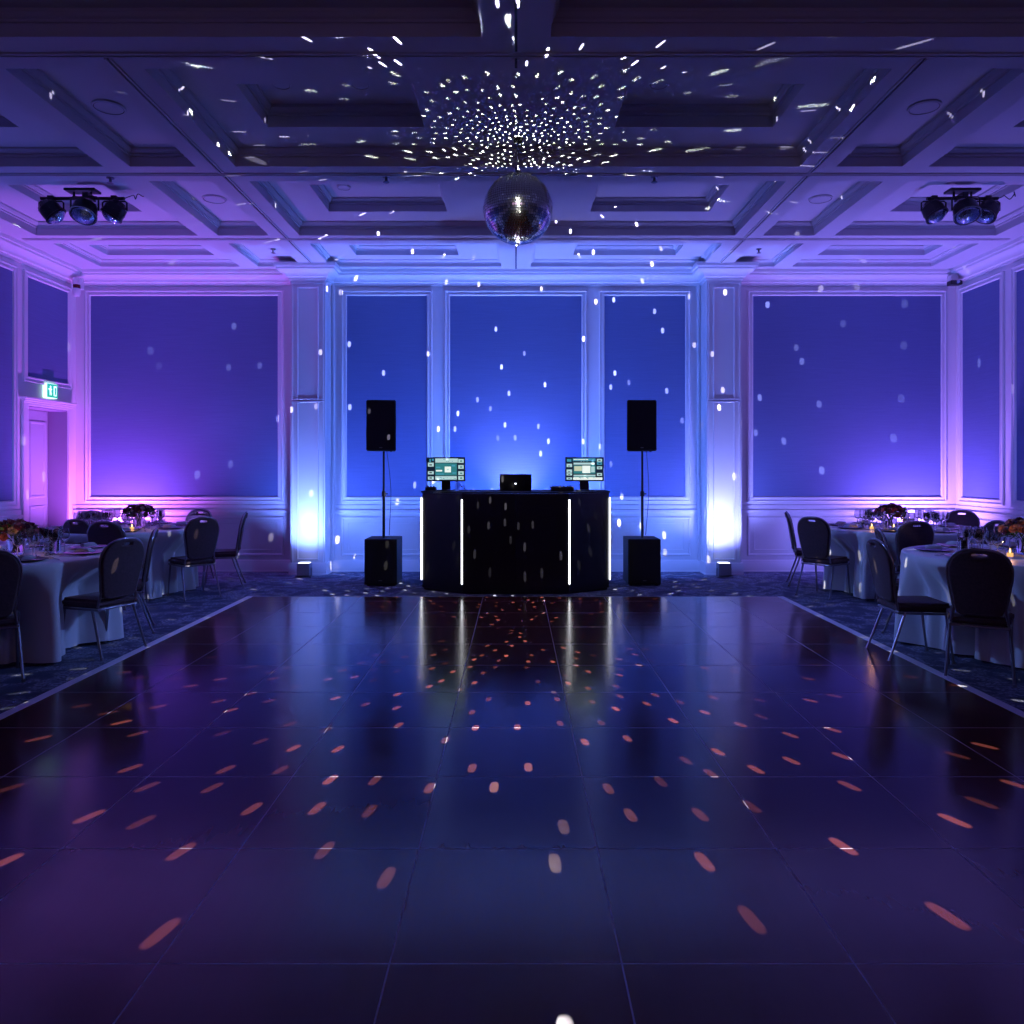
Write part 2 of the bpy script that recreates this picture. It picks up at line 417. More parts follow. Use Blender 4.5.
# ceiling with coffers
def plane_with_holes(bm, x0, x1, y0, y1, z, holes, mi=0):
    xs = sorted({x0, x1} | {h[0] for h in holes} | {h[1] for h in holes}); ys = sorted({y0, y1} | {h[2] for h in holes} | {h[3] for h in holes})
    xs = [x for x in xs if x0 <= x <= x1]; ys = [y for y in ys if y0 <= y <= y1]; vv = {}
    def V(x, y):
        if (x, y) not in vv: vv[(x, y)] = bm.verts.new((x, y, z))
        return vv[(x, y)]
    for a, b in zip(xs, xs[1:]):
        for c, d in zip(ys, ys[1:]):
            mx, my = (a+b)/2, (c+d)/2
            if any(h[0] < mx < h[1] and h[2] < my < h[3] for h in holes): continue
            f = bm.faces.new((V(a,c), V(a,d), V(b,d), V(b,c))); f.material_index = mi
def coffer_sides(bm, x0, x1, y0, y1, z, h, prof):
    rings = []
    for t, k in prof:
        rings.append([bm.verts.new(p) for p in ((x0+t,y0+t,z+h*k),(x1-t,y0+t,z+h*k),(x1-t,y1-t,z+h*k),(x0+t,y1-t,z+h*k))])
    for a, b in zip(rings, rings[1:]):
        for k in range(4): bm.faces.new((a[k], b[k], b[(k+1)%4], a[(k+1)%4]))
SIDE = [(0,0),(0,.55),(.015,.56),(.015,.68),(.03,.72),(.045,.85),(.05,.86),(.05,1)]
rows = [(-1.2, .7, .155, .15, (-.7, .2)), (1.0, 2.85, .155, .15, (1.5, 2.35)), (3.1, 4.88, .155, .15, (3.6, 4.4)),
        (5.27, 6.98, .155, .17, (5.79, 6.52)), (7.34, 9.05, .155, .145, (7.85, 8.67)), (9.37, 10.45, .085, .12, (9.72, 10.19))]
coffers = []
for i, (y0, y1, h1, h2, (iy0, iy1)) in enumerate(rows):
    if i in (1, 2):
        for s in (-1, 1):
            a = sorted((s*.22, s*5.65)); b = sorted((s*.72, s*5.2)); coffers.append((a[0], a[1], y0, y1, h1, h2, [(b[0], b[1], iy0, iy1)]))
        continue
    for s in (-1, 1):
        a = sorted((s*3.75, s*5.65)); b = sorted((s*4.22, s*5.2)) if i < 5 else sorted((s*4.0, s*5.42))
        coffers.append((a[0], a[1], y0, y1, h1, h2, [(b[0], b[1], iy0, iy1)]))
        a = sorted((s*3.51, s*2.91)); coffers.append((a[0], a[1], y0, y1, h1, h2, []))
        if i == 5:
            a = sorted((s*.2, s*2.52)); b = sorted((s*.76, s*2.12)); coffers.append((a[0], a[1], y0, y1, h1, h2, [(b[0], b[1], iy0, iy1)]))
    if i != 5:
        coffers.append((-2.55, 2.58, y0, y1, h1, h2, [(-2.11, -.78, iy0, iy1), (.84, 2.18, iy0, iy1)]))
bm = bmesh.new()
plane_with_holes(bm, -XW-.1, XW+.1, YF-.1, YB+.1, Z0, [c[:4] for c in coffers])
for x0, x1, y0, y1, h1, h2, inner in coffers:
    coffer_sides(bm, x0, x1, y0, y1, Z0, h1, SIDE)
    plane_with_holes(bm, x0+.05, x1-.05, y0+.05, y1-.05, Z0+h1, inner)
    for a, b, c, d in inner:
        coffer_sides(bm, a, b, c, d, Z0+h1, h2, SIDE)
        plane_with_holes(bm, a+.05, b-.05, c+.05, d-.05, Z0+h1+h2, [])
# a slab above, so that the ceiling is a closed body
box(bm, -XW-.3, XW+.2, YF-.2, YB+.2, 4.64, 4.74)
ceiling = tag(obj('ceiling', bm, M['ceil']), kind='structure')
def seam(bm, x0, x1, y0, y1, z=Z0):
    """twin bead with a dark joint between"""
    if x1-x0 < y1-y0:
        c = (x0+x1)/2
        box(bm, c-.024, c-.009, y0, y1, z-.012, z, mi=0); box(bm, c+.009, c+.024, y0, y1, z-.012, z, mi=0); box(bm, c-.009, c+.009, y0, y1, z-.003, z, mi=1)
    else:
        c = (y0+y1)/2
        box(bm, x0, x1, c-.024, c-.009, z-.012, z, mi=0); box(bm, x0, x1, c+.009, c+.024, z-.012, z, mi=0); box(bm, x0, x1, c-.009, c+.009, z-.003, z, mi=1)
bm = bmesh.new()
for s in (-1, 1):
    ys = [YF+.2, .92-.04, 5.09-.04]
    for a, b in ((5.13, 7.12), (7.20, 9.15), (9.23, 10.56)): seam(bm, s*2.73-.01, s*2.73+.01, a, b)
for y in (5.09, 7.16, 9.19): seam(bm, -5.9, 5.9, y-.01, y+.01)
seam(bm, -.012, .012, 3.15, 5.05); seam(bm, -.012, .012, 9.23, 10.56)
box(bm, -.006, .006, 5.33, 6.92, Z0+.149, Z0+.155)
seam(bm, -.012, .012, 5.13, 5.26); seam(bm, -.012, .012, 6.99, 7.12)
obj('joint_bead', bm, [M['ceil'], M['seam']], ceiling)

# ------------------------------------------------------------------ ceiling fittings
def disc(name, x, y, z, r, label, cat, group=None, m='ceil'):
    bm = bmesh.new(); lathe(bm, [(0, -.012), (r*.86, -.012), (r*.9, -.016), (r, -.012), (r, 0), (0, 0)], 28)
    bmesh.ops.recalc_face_normals(bm, faces=bm.faces)
    o = obj(name, bm, M[m], smooth=35, loc=(x, y, z)); tag(o, label, cat, group)
    bm = bmesh.new(); lathe(bm, [(r*.86, -.0145), (r*.885, -.0165), (r*.91, -.0145)], 28); obj('rim', bm, M['seam'], o)
    return o
g = 'round ceiling speakers'
disc('ceiling_speaker', -3.26, 6.15, Z0+.155, .125, 'round ceiling speaker in the left narrow coffer, nearer the camera', 'speaker', g)
disc('ceiling_speaker', -3.24, 8.25, Z0+.155, .125, 'round ceiling speaker in the left narrow coffer, further from the camera', 'speaker', g)
disc('ceiling_speaker', 3.27, 6.15, Z0+.155, .125, 'round ceiling speaker in the right narrow coffer, nearer the camera', 'speaker', g)
disc('ceiling_speaker', 3.27, 8.25, Z0+.155, .125, 'round ceiling speaker in the right narrow coffer, further from the camera', 'speaker', g)
g = 'unlit downlights in the inner coffers'
for x, y, l in ((-1.87, 6.12, 'unlit round downlight in the near left inner coffer, outer one'), (-1.24, 6.12, 'unlit round downlight in the near left inner coffer, inner one'),
                (1.14, 6.12, 'unlit round downlight in the near right inner coffer'), (-1.86, 8.3, 'unlit round downlight in the middle left inner coffer')):
    z = Z0+.155+(.17 if y < 7 else .145)
    disc('downlight', x, y, z, .075, l, 'downlight', g)
def sprinkler(x, y, z, label):
    r = empty('sprinkler', (x, y, z), label=label, cat='sprinkler', group='ceiling sprinklers')
    bm = bmesh.new(); lathe(bm, [(0,0),(.035,0),(.035,-.008),(.012,-.014),(.012,-.04),(0,-.04)], 14); obj('body', bm, M['grey'], r, smooth=40)
    bm = bmesh.new(); lathe(bm, [(0,-.055),(.03,-.055),(.03,-.052),(0,-.052)], 14); tube(bm, [(.01,0,-.038),(.012,0,-.054)], .003, 6); tube(bm, [(-.01,0,-.038),(-.012,0,-.054)], .003, 6)
    obj('deflector', bm, M['grey'], r)
sprinkler(-1.22, 7.22, Z0, 'small dark sprinkler under the beam to the left of the mirror ball')
sprinkler(1.30, 7.22, Z0, 'small dark sprinkler under the beam to the right of the mirror ball')
sprinkler(-3.13, 9.9, Z0+.085, 'small dark sprinkler in the back coffer above the left pilaster')
sprinkler(3.13, 9.9, Z0+.085, 'small dark sprinkler in the back coffer above the right pilaster')
sprinkler(-3.83, 7.25, Z0, 'small dark sprinkler beside the left cluster of stage lamps')

def stage_cluster(side):
    """bar on a ceiling plate; each lamp head hangs from the bar as a thing of its own"""
    s = side; yc = 8.0; zc = Z0+.155+.002
    x0, x1 = (-4.95, -4.08) if s < 0 else (4.28, 5.02)
    bar = empty('lighting_bar', ((x0+x1)/2, yc, zc), label='dark lighting bar fixed to the ceiling above the %s tables' % ('left' if s < 0 else 'right'), cat='lighting bar')
    bm = bmesh.new(); box(bm, -.16, .16, -.07, .07, -.025, 0, .005); obj('ceiling_plate', bm, M['plastic'], bar)
    hw = (x1-x0)/2
    bm = bmesh.new(); tube(bm, [(-hw, 0, -.09), (hw, 0, -.09)], .018, 10); obj('rail', bm, M['plastic'], bar, smooth=40)
    for q in (-.09, .09):
        bm = bmesh.new(); tube(bm, [(q, 0, -.02), (q, 0, -.095)], .012, 8); obj('stem', bm, M['plastic'], bar, smooth=40)
    bm = bmesh.new()
    pts = [(hw, .0, -.09)] + [(hw+.05+.035*k, .03*math.sin(k*1.7), -.07+.03*math.sin(k*2.3)) for k in range(5)] + [(hw+.2, .05, -.0)]
    tube(bm, catmull(pts, 5, False), .005, 6); obj('cable', bm, M['cabled'], bar, smooth=60)
    heads = [(-4.84, .115, -.7, .25, 'leftmost'), (-4.42, .13, -.05, -.5, 'middle'), (-4.18, .115, .55, -.1, 'rightmost')] if s < 0 else \
            [(4.35, .115, -.35, -.4, 'leftmost'), (4.61, .13, .05, -.5, 'middle'), (4.91, .115, .6, -.2, 'rightmost')]
    for k, (x, r, tx, ty, wh) in enumerate(heads):
        yy = yc - (.13 if k == 1 else 0.0)
        lamp = empty('stage_lamp', (x, yy, zc-.09), label='%s black stage lamp head of the %s ceiling cluster, glass front speckled with light' % (wh, 'left' if s < 0 else 'right'), cat='stage lamp', group='stage lamps under the ceiling')
        bm = bmesh.new()
        box(bm, -.03, .03, (0 if k == 1 else -.03), (.16 if k == 1 else .03), -.03, .025, .004); obj('clamp', bm, M['plastic'], lamp)
        drop = -.17 if k == 1 else -.13
        bm = bmesh.new(); w = r+.012
        tube(bm, [(-w, 0, drop), (-w, 0, -.045), (-w+.02, 0, -.03), (w-.02, 0, -.03), (w, 0, -.045), (w, 0, drop)], .009, 8); obj('yoke', bm, M['plastic'], lamp, smooth=40)
        Mx = Matrix.Translation((0, 0, drop)) @ Matrix.Rotation(tx, 4, 'Y') @ Matrix.Rotation(ty, 4, 'X')
        bm = bmesh.new(); lathe(bm, [(0,.11),(r*.45,.11),(r*.6,.09),(r*.85,.06),(r*.9,.02),(r*.93,-.05),(r,-.055),(r,-.075),(r*.93,-.075),(r*.9,-.055),(0,-.05)], 24, M=Mx)
        for q in range(10):
            a = 2*PI*q/10; p0 = Mx @ Vector((r*.9*math.cos(a), r*.9*math.sin(a), .0)); p1 = Mx @ Vector((r*.70*math.cos(a), r*.70*math.sin(a), .085)); tube(bm, [p0, p1], .006, 6)
        obj('lamp_head', bm, M['plastic'], lamp, smooth=35)
        bm = bmesh.new()     # faceted glass front
        lathe(bm, [(r*.9,-.06),(r*.8,-.085),(r*.55,-.11),(r*.28,-.125),(0,-.13)], 14, M=Mx); obj('lens', bm, M['facet'], lamp)
M['facet'] = mat('faceted_lens', (.35,.45,.6), .12, .9, bump=1.0, bscale=60)
stage_cluster(-1); stage_cluster(1)

# security sensors in the back corners
r = empty('security_camera', (-6.02, 10.52, 3.93), label='small pale domed sensor with dark band in the left back corner', cat='security camera')
bm = bmesh.new(); box(bm, -.05, .05, .03, .10, -.02, .14, .008); obj('bracket', bm, M['white'], r)
bm = bmesh.new(); lathe(bm, [(0,.13),(.03,.13),(.05,.10),(.05,.04),(.04,.03),(0,.03)], 18); lathe(bm, [(0,-.02),(.045,-.02),(.052,-.05),(.05,-.10),(.03,-.13),(0,-.135)], 18); obj('dome', bm, M['white'], r, smooth=40)
bm = bmesh.new(); lathe(bm, [(0,.03),(.045,.03),(.045,-.02),(0,-.02)], 18); tag(obj('band', bm, M['red'], r, smooth=40), 'dark red band')
r = empty('security_camera', (6.03, 10.54, 3.99), label='small black camera under a white bracket in the right back corner', cat='security camera')
bm = bmesh.new(); box(bm, -.05, .05, .0, .12, .03, .12, .008); obj('bracket', bm, M['white'], r)
bm = bmesh.new(); box(bm, -.09, .07, -.06, .06, -.035, .028, .012); obj('camera_body', bm, M['plastic'], r)
bm = bmesh.new(); lathe(bm, [(0,-.075),(.022,-.075),(.025,-.058),(0,-.058)], 14, M=Matrix.Rotation(PI/2, 4, 'X') @ Matrix.Rotation(PI, 4, 'X') @ Matrix.Translation((0,0,0))); obj('lens', bm, M['facet'], r)

# exit sign
r = empty('exit_sign', (-6.16, 10.11, 2.465), label='lit green exit sign box with white figures over the doorway', cat='exit sign')
bm = bmesh.new(); box(bm, .001, .055, -.115, .115, -.095, .095, .004); tag(obj('housing', bm, M['sw'], r), 'glowing pale housing')
bm = bmesh.new(); box(bm, .056, .059, -.112, .112, -.088, .088); tag(obj('sign_face', bm, M['sg'], r), 'green face')
bm = bmesh.new()
def sbox(y0, y1, z0, z1): box(bm, .060, .062, y0, y1, z0, z1)
sbox(.025, .085, -.065, .065)                      # the white doorway
box(bm, .0625, .064, .04, .072, -.05, .045, mi=1)
lathe(bm, [(0,.0),(.013,.0),(.013,.003),(0,.003)], 12, M=Matrix.Translation((.060, -.045, .05)) @ Matrix.Rotation(PI/2, 4, 'Y'))
sbox(-.066, -.034, -.012, .034); sbox(-.09, -.064, .012, .026); sbox(-.036, -.016, .008, .022)   # running figure
sbox(-.062, -.048, -.062, -.012); sbox(-.046, -.030, -.034, -.012); sbox(-.034, -.020, -.06, -.03)
tag(obj('pictogram', bm, [M['sw'], M['sg']], r), 'white running figure and doorway')

# ------------------------------------------------------------------ mirror ball
BX, BY, BZ, BR = .018, 6.75, 3.726, .305
ball = empty('mirror_ball', (BX, BY, BZ), label='large mirror ball hanging from the ceiling above the dance floor', cat='mirror ball')
bm = bmesh.new(); nr = 44
for i in range(nr):
    t0 = PI*i/nr; t1 = PI*(i+1)/nr; tm = (t0+t1)/2; ns = max(6, int(round(2*PI*math.sin(tm)/(PI/nr)))); ph = random.random()
    for k in range(ns):
        a0 = 2*PI*(k+ph)/ns; a1 = 2*PI*(k+1+ph)/ns; g = .06
        b0 = a0+(a1-a0)*g; b1 = a1-(a1-a0)*g; c0 = t0+(t1-t0)*g; c1 = t1-(t1-t0)*g
        P = [Vector((BR*math.sin(t)*math.cos(a), BR*math.sin(t)*math.sin(a), BR*math.cos(t))) for t, a in ((c0,b0),(c1,b0),(c1,b1),(c0,b1))]
        cen = sum(P, Vector())/4; n = cen.normalized()
        # a flat tile, very slightly out of true as glued tiles are
        ax = Vector((random.gauss(0,1), random.gauss(0,1), random.gauss(0,1))).normalized(); R = Matrix.Rotation(random.gauss(0, .02), 3, ax)
        P = [cen + R @ ((p-cen) - n*(p-cen).dot(n)) for p in P]
        bm.faces.new([bm.verts.new(p*1.003) for p in P])
obj('mirror_tiles', bm, M['mirror'], ball)
bm = bmesh.new(); bmesh.ops.create_uvsphere(bm, u_segments=48, v_segments=32, radius=BR*.985); obj('core', bm, M['grout'], ball, smooth=60)
bm = bmesh.new(); lathe(bm, [(0,BR+.035),(.02,BR+.035),(.022,BR+.01),(.05,BR+.004),(.052,BR-.01),(0,BR-.01)], 20); obj('cap', bm, M['grey'], ball, smooth=40)
bm = bmesh.new(); lathe(bm, [(0,-BR-.02),(.012,-BR-.018),(.016,-BR-.006),(.02,-BR+.006),(0,-BR+.006)], 16); obj('finial', bm, M['grey'], ball, smooth=40)
bm = bmesh.new(); tube(bm, [(0,0,BR+.03), (0,0,Z0+.155-BZ-.04)], .006, 8); obj('hanging_rod', bm, M['grey'], ball, smooth=40)
bm = bmesh.new(); lathe(bm, [(0,Z0+.155-BZ-.05),(.03,Z0+.155-BZ-.05),(.045,Z0+.155-BZ-.015),(.045,Z0+.155-BZ),(0,Z0+.155-BZ)], 20); obj('motor', bm, M['plastic'], ball, smooth=40)

# ------------------------------------------------------------------ DJ booth
booth = empty('dj_booth', (-.004, 8.81, 0), label='black faceted DJ booth with four vertical white light strips', cat='DJ booth')
BH = 1.175
A, B_, Cc = (-.61, 0), (.61, 0), (1.112, .33); D = (-1.112, .33); E, Fq = (1.112, .92), (-1.112, .92)
def slab(p, q, z0, z1, th=.03, m='black', name='front_panel', parent=booth, inset=.004):
    p = Vector(p); q = Vector(q); d = (q-p).normalized(); n = Vector((-d.y, d.x)); p = p+d*inset; q = q-d*inset
    bm = bmesh.new(); vs = [bm.verts.new((v.x, v.y, z)) for z in (z0, z1) for v in (p, q, q+n*th, p+n*th)]
    for i in ((0,3,2,1),(4,5,6,7),(0,1,5,4),(1,2,6,5),(2,3,7,6),(3,0,4,7)): bm.faces.new([vs[k] for k in i])
    bmesh.ops.bevel(bm, geom=list(bm.edges), offset=.003, segments=1, affect='EDGES')
    return obj(name, bm, M[m], parent)
slab(A, (0,0), .03, BH-.02, inset=0); slab((0,0), B_, .03, BH-.02, inset=0)
slab(B_, Cc, .03, BH-.02, name='wing_panel'); slab(D, A, .03, BH-.02, name='wing_panel')
slab(Cc, E, .03, BH-.02, name='side_panel'); slab(Fq, D, .03, BH-.02, name='side_panel')
def prism(pts, z0, z1, bevel=.004):
    bm = bmesh.new(); lo = [bm.verts.new((x, y, z0)) for x, y in pts]; hi = [bm.verts.new((x, y, z1)) for x, y in pts]
    bm.faces.new(lo[::-1]); bm.faces.new(hi); n = len(pts)
    for k in range(n): bm.faces.new((lo[k], lo[(k+1)%n], hi[(k+1)%n], hi[k]))
    if bevel: bmesh.ops.bevel(bm, geom=list(bm.edges), offset=bevel, segments=2, affect='EDGES')
    return bm
obj('counter_top', prism([(-.62,-.012),(.62,-.012),(1.125,.32),(1.125,.93),(-1.125,.93),(-1.125,.32)], BH-.018, BH), M['blackm'], booth)
obj('plinth', prism([(-.60,.03),(.60,.03),(1.09,.35),(1.09,.9),(-1.09,.9),(-1.09,.35)], 0, .028, 0), M['blackm'], booth)
for (x, y), z0, z1 in (((-.617,-.006), .115, 1.09), ((.617,-.006), .115, 1.09), ((-1.120,.322), .12, 1.10), ((1.120,.322), .12, 1.10)):
    bm = bmesh.new(); box(bm, x-.009, x+.009, y-.010, y+.010, z0, z1, .005); obj('light_strip', bm, M['led'], booth)

TOPZ = BH
def monitor(x, y, label, left):
    r = empty('monitor', (x, y, TOPZ), label=label, cat='monitor')
    w, h = .232, .145; zc = .26
    bm = bmesh.new(); box(bm, -w, w, 0, .03, zc-h, zc+h, .005); obj('bezel', bm, M['plastic'], r)
    bm = bmesh.new(); box(bm, -.052, .052, .031, .055, .012, zc+.02, .004); obj('stand_neck', bm, M['plastic'], r)
    bm = bmesh.new(); box(bm, -.11, .11, -.03, .13, 0, .011, .003); obj('stand_base', bm, M['plastic'], r)
    bm = bmesh.new(); W, HH = w-.012, h-.012
    def rc(x0, x1, z0, z1, mi, lift=0):
        Y = -.0008-.0004*lift
        vs = [bm.verts.new(((a*2-1)*W, Y, zc+(b*2-1)*HH)) for a, b in ((x0,z0),(x1,z0),(x1,z1),(x0,z1))]
        f = bm.faces.new(vs); f.material_index = mi
    rc(0, 1, 0, 1, 0)
    R = random.Random(3 if left else 5)
    if left:
        rc(.21,.80,.03,.19,2,1); rc(.21,.83,.80,.99,2,1); rc(.21,.80,.22,.77,1,1)
        rc(.47,.64,.36,.62,3,3); rc(.53,.58,.46,.52,2,4)
        rc(.23,.40,.40,.47,3,3); rc(.23,.35,.55,.62,4,3); rc(.24,.45,.26,.31,4,3); rc(.68,.78,.30,.36,4,3); rc(.66,.76,.62,.70,4,3)
        for z in (.03, .27, .62): rc(.01,.17,z,z+.18 if z > .5 else z+.14,2,1); rc(.05,.12,z+.05,z+.10,0,2)
        rc(.05,.09,.82,.97,4,2); rc(.12,.17,.88,.97,4,2)
        for z in (.02, .24, .52, .79): rc(.84,.99,z,z+.17,2,1); rc(.89,.95,z+.05,z+.11,1,2)
    else:
        rc(.19,.99,.02,.13,3,1); rc(.20,.80,.14,.25,2,1); rc(.20,.80,.16,.19,1,2); rc(.18,.80,.87,.99,4,1); rc(.20,.60,.92,.96,3,2)
        rc(.20,.80,.30,.68,1,1); rc(.22,.43,.42,.64,5,3); rc(.44,.66,.33,.66,3,3); rc(.68,.78,.36,.62,2,3); rc(.20,.78,.71,.80,2,1)
        for z in (.03, .22, .34, .60): rc(.01,.16,z,z+.15 if z > .1 and z != .22 else z+.10,2,1); rc(.05,.11,z+.03,z+.06,0,2)
        rc(.02,.14,.84,.96,4,1)
        for z in (.20, .50, .70, .84): rc(.84,.98,z,z+.13,2 if z != .7 else 4,1); rc(.88,.94,z+.04,z+.08,0,2)
    for _ in range(26):
        a = R.uniform(.21,.76); z = R.choice((.07,.11,.84,.93)) ; rc(a, a+R.uniform(.01,.05), z, z+.02, R.choice((1,2,4)), 5)
    bmesh.ops.recalc_face_normals(bm, faces=bm.faces)
    for f in bm.faces:
        if f.normal.y > 0: f.normal_flip()
    tag(obj('screen', bm, [M['scr0'], M['scr1'], M['scr2'], M['scr3'], M['scr4'], M['scr5']], r), 'lit screen with pale tiles on teal')
monitor(-.845, 9.25, 'left computer monitor on the DJ booth, teal screen with a white square in the middle', True)
monitor(.825, 9.25, 'right computer monitor on the DJ booth, paler screen with a larger white block', False)

lap = empty('laptop', (-.005, 9.22, TOPZ), label='open black laptop seen from behind on the centre of the booth', cat='laptop')
bm = bmesh.new(); box(bm, -.185, .185, .0, .26, .0, .018, .004); obj('keyboard_base', bm, M['plastic'], lap)
bm = bmesh.new(); vs = box(bm, -.19, .19, -.012, -.003, 0, .190, .003)
for v in bm.verts: v.co.y -= v.co.z*.22; v.co.z += .012
obj('lid', bm, M['plastic'], lap)
bm = bmesh.new(); box(bm, -.012, .012, -.0335, -.0315, .082, .094); tag(obj('badge', bm, M['lens'], lap), 'small pale glowing badge')

def mixer(name, x, y, w, d, h, label, cat, knobs):
    r = empty(name, (x, y, TOPZ), label=label, cat=cat)
    bm = bmesh.new(); box(bm, -w/2, w/2, -d/2, d/2, .004, h, .006); obj('casing', bm, M['plastic'], r)
    for k in range(knobs):
        bm = bmesh.new(); lathe(bm, [(0,0),(.012,0),(.01,.014),(0,.014)], 10, c=(-w/2+.03+(w-.06)*k/max(1, knobs-1), .02*(k % 2), h)); obj('knob', bm, M['grey'], r)
mixer('mixer', .545, 9.12, .27, .25, .055, 'flat black mixing deck beside the laptop on the booth', 'mixer', 6)
mixer('control_box', -1.03, 9.3, .13, .12, .045, 'small low black box left of the left monitor', 'control box', 3)
r = empty('drinking_glass', (-.70, 9.22, TOPZ), label='clear drinking glass on the booth right of the left monitor', cat='glass')
bm = bmesh.new(); lathe(bm, [(0,.003),(.026,.003),(.032,.11),(.029,.11),(.024,.012),(0,.012)], 18); obj('tumbler', bm, M['glass'], r, smooth=50)
bm = bmesh.new()
tube(bm, catmull([(-.63,9.24,TOPZ+.01),(-.62,9.23,TOPZ+.06),(-.655,9.23,TOPZ+.05),(-.60,9.22,TOPZ+.02),(-.56,9.25,TOPZ+.008)], 6, False), .004, 6)
tag(obj('audio_cable', bm, M['cable'], smooth=60), 'short pale coiled cable on the booth beside the left monitor', 'cable')

# loudspeakers on subwoofers
def speaker_set(x, side):
    y = 9.44; w = 'left' if side < 0 else 'right'
    sub = empty('subwoofer', (x, y, 0), label='black box subwoofer standing on the carpet %s of the booth' % w, cat='subwoofer', group='subwoofers')
    bm = bmesh.new(); box(bm, -.20, .20, 0, .46, .015, .575, .008); obj('cabinet', bm, M['blackm'], sub)
    bm = bmesh.new(); box(bm, -.18, .18, -.012, -.001, .04, .555, .004); obj('grille', bm, M['grille'], sub)
    bm = bmesh.new(); box(bm, -.022, .022, -.016, -.0125, .062, .072); obj('badge', bm, M['grey'], sub)
    for fx in (-.16, .16):
        for fy in (.05, .41):
            bm = bmesh.new(); lathe(bm, [(0,0),(.02,0),(.022,.015),(0,.015)], 12, c=(fx, fy, 0)); obj('foot', bm, M['plastic'], sub)
    pole = empty('speaker_pole', (x+.005, y+.2, .575), label='thin black pole standing on the %s subwoofer' % w, cat='pole', group='speaker poles')
    bm = bmesh.new(); tube(bm, [(0,0,0), (0,0,.55)], .017, 12); obj('lower_tube', bm, M['plastic'], pole, smooth=40)
    bm = bmesh.new(); tube(bm, [(0,0,.55), (0,0,1.085)], .013, 12); obj('upper_tube', bm, M['plastic'], pole, smooth=40)
    bm = bmesh.new(); lathe(bm, [(0,.52),(.026,.52),(.028,.56),(.022,.585),(0,.585)], 14); tube(bm, [(0,0,.55), (.05,0,.55)], .008, 8); obj('collar', bm, M['plastic'], pole, smooth=40)
    sp = empty('loudspeaker', (x-(.028 if side > 0 else 0), y+.2, 1.66), label='black loudspeaker cabinet on the pole %s of the booth' % w, cat='loudspeaker', group='loudspeakers on poles')
    pts = [(-.185,-.17),(.185,-.17),(.13,.17),(-.13,.17)]
    obj('cabinet', prism(pts, 0, .63, .01), M['blackm'], sp)
    bm = bmesh.new(); box(bm, -.175, .175, -.183, -.172, .012, .618, .004); obj('grille', bm, M['grille'], sp)
    bm = bmesh.new(); box(bm, -.018, .018, -.187, -.1835, .035, .047); obj('badge', bm, M['grey'], sp)
    bm = bmesh.new(); box(bm, .10, .13, -.12, -.09, -.012, -.001, .002); obj('foot', bm, M['plastic'], sp)
    bm = bmesh.new()
    q = -side
    tube(bm, catmull([(x+.05,9.60,1.665),(x+.09,9.66,1.2),(x+.07,9.7,.75),(x+.06,9.72,.60)], 8, False), .0035, 6)
    tag(obj('speaker_cable', bm, M['cabled'], smooth=60), 'dark cable hanging from the %s loudspeaker to its subwoofer' % w, 'cable')
speaker_set(-1.665, -1); speaker_set(1.580, 1)

# floor cables behind the speakers
def floor_cable(pts, label, m='cable'):
    bm = bmesh.new(); tube(bm, catmull([(x, y, .008) for x, y in pts], 8, False), .0065, 6)
    tag(obj('power_cable', bm, M[m], smooth=60), label, 'cable')
floor_cable([(-2.70,10.25),(-2.5,10.36),(-2.25,10.20),(-2.0,10.18),(-1.80,10.0),(-1.72,9.93)], 'pale cable on the carpet from the left uplighter to the left subwoofer')
floor_cable([(2.65,10.25),(2.45,10.36),(2.2,10.24),(2.05,10.34),(1.85,10.15),(1.70,9.93)], 'pale cable on the carpet from the right uplighter to the right subwoofer')

# ------------------------------------------------------------------ uplighters
def uplighter(x, y, label, rz=0):
    r = empty('uplighter', (x, y, 0), rz, label=label, cat='uplighter', group='box uplighters')
    bm = bmesh.new(); box(bm, -.085, .085, -.07, .07, .02, .185, .008); obj('housing', bm, M['fix'], r)
    bm = bmesh.new(); box(bm, -.07, .07, -.055, .055, .186, .190); obj('lens', bm, M['lens'], r)
    bm = bmesh.new(); box(bm, -.11, .11, -.08, .08, 0, .008, .002); box(bm, -.098, -.088, -.02, .02, .008, .12); box(bm, .088, .098, -.02, .02, .008, .12); obj('bracket', bm, M['grey'], r)
uplighter(-2.82, 10.24, 'small grey box uplighter on the carpet in front of the left pilaster')
uplighter(2.77, 10.24, 'small grey box uplighter on the carpet in front of the right pilaster')

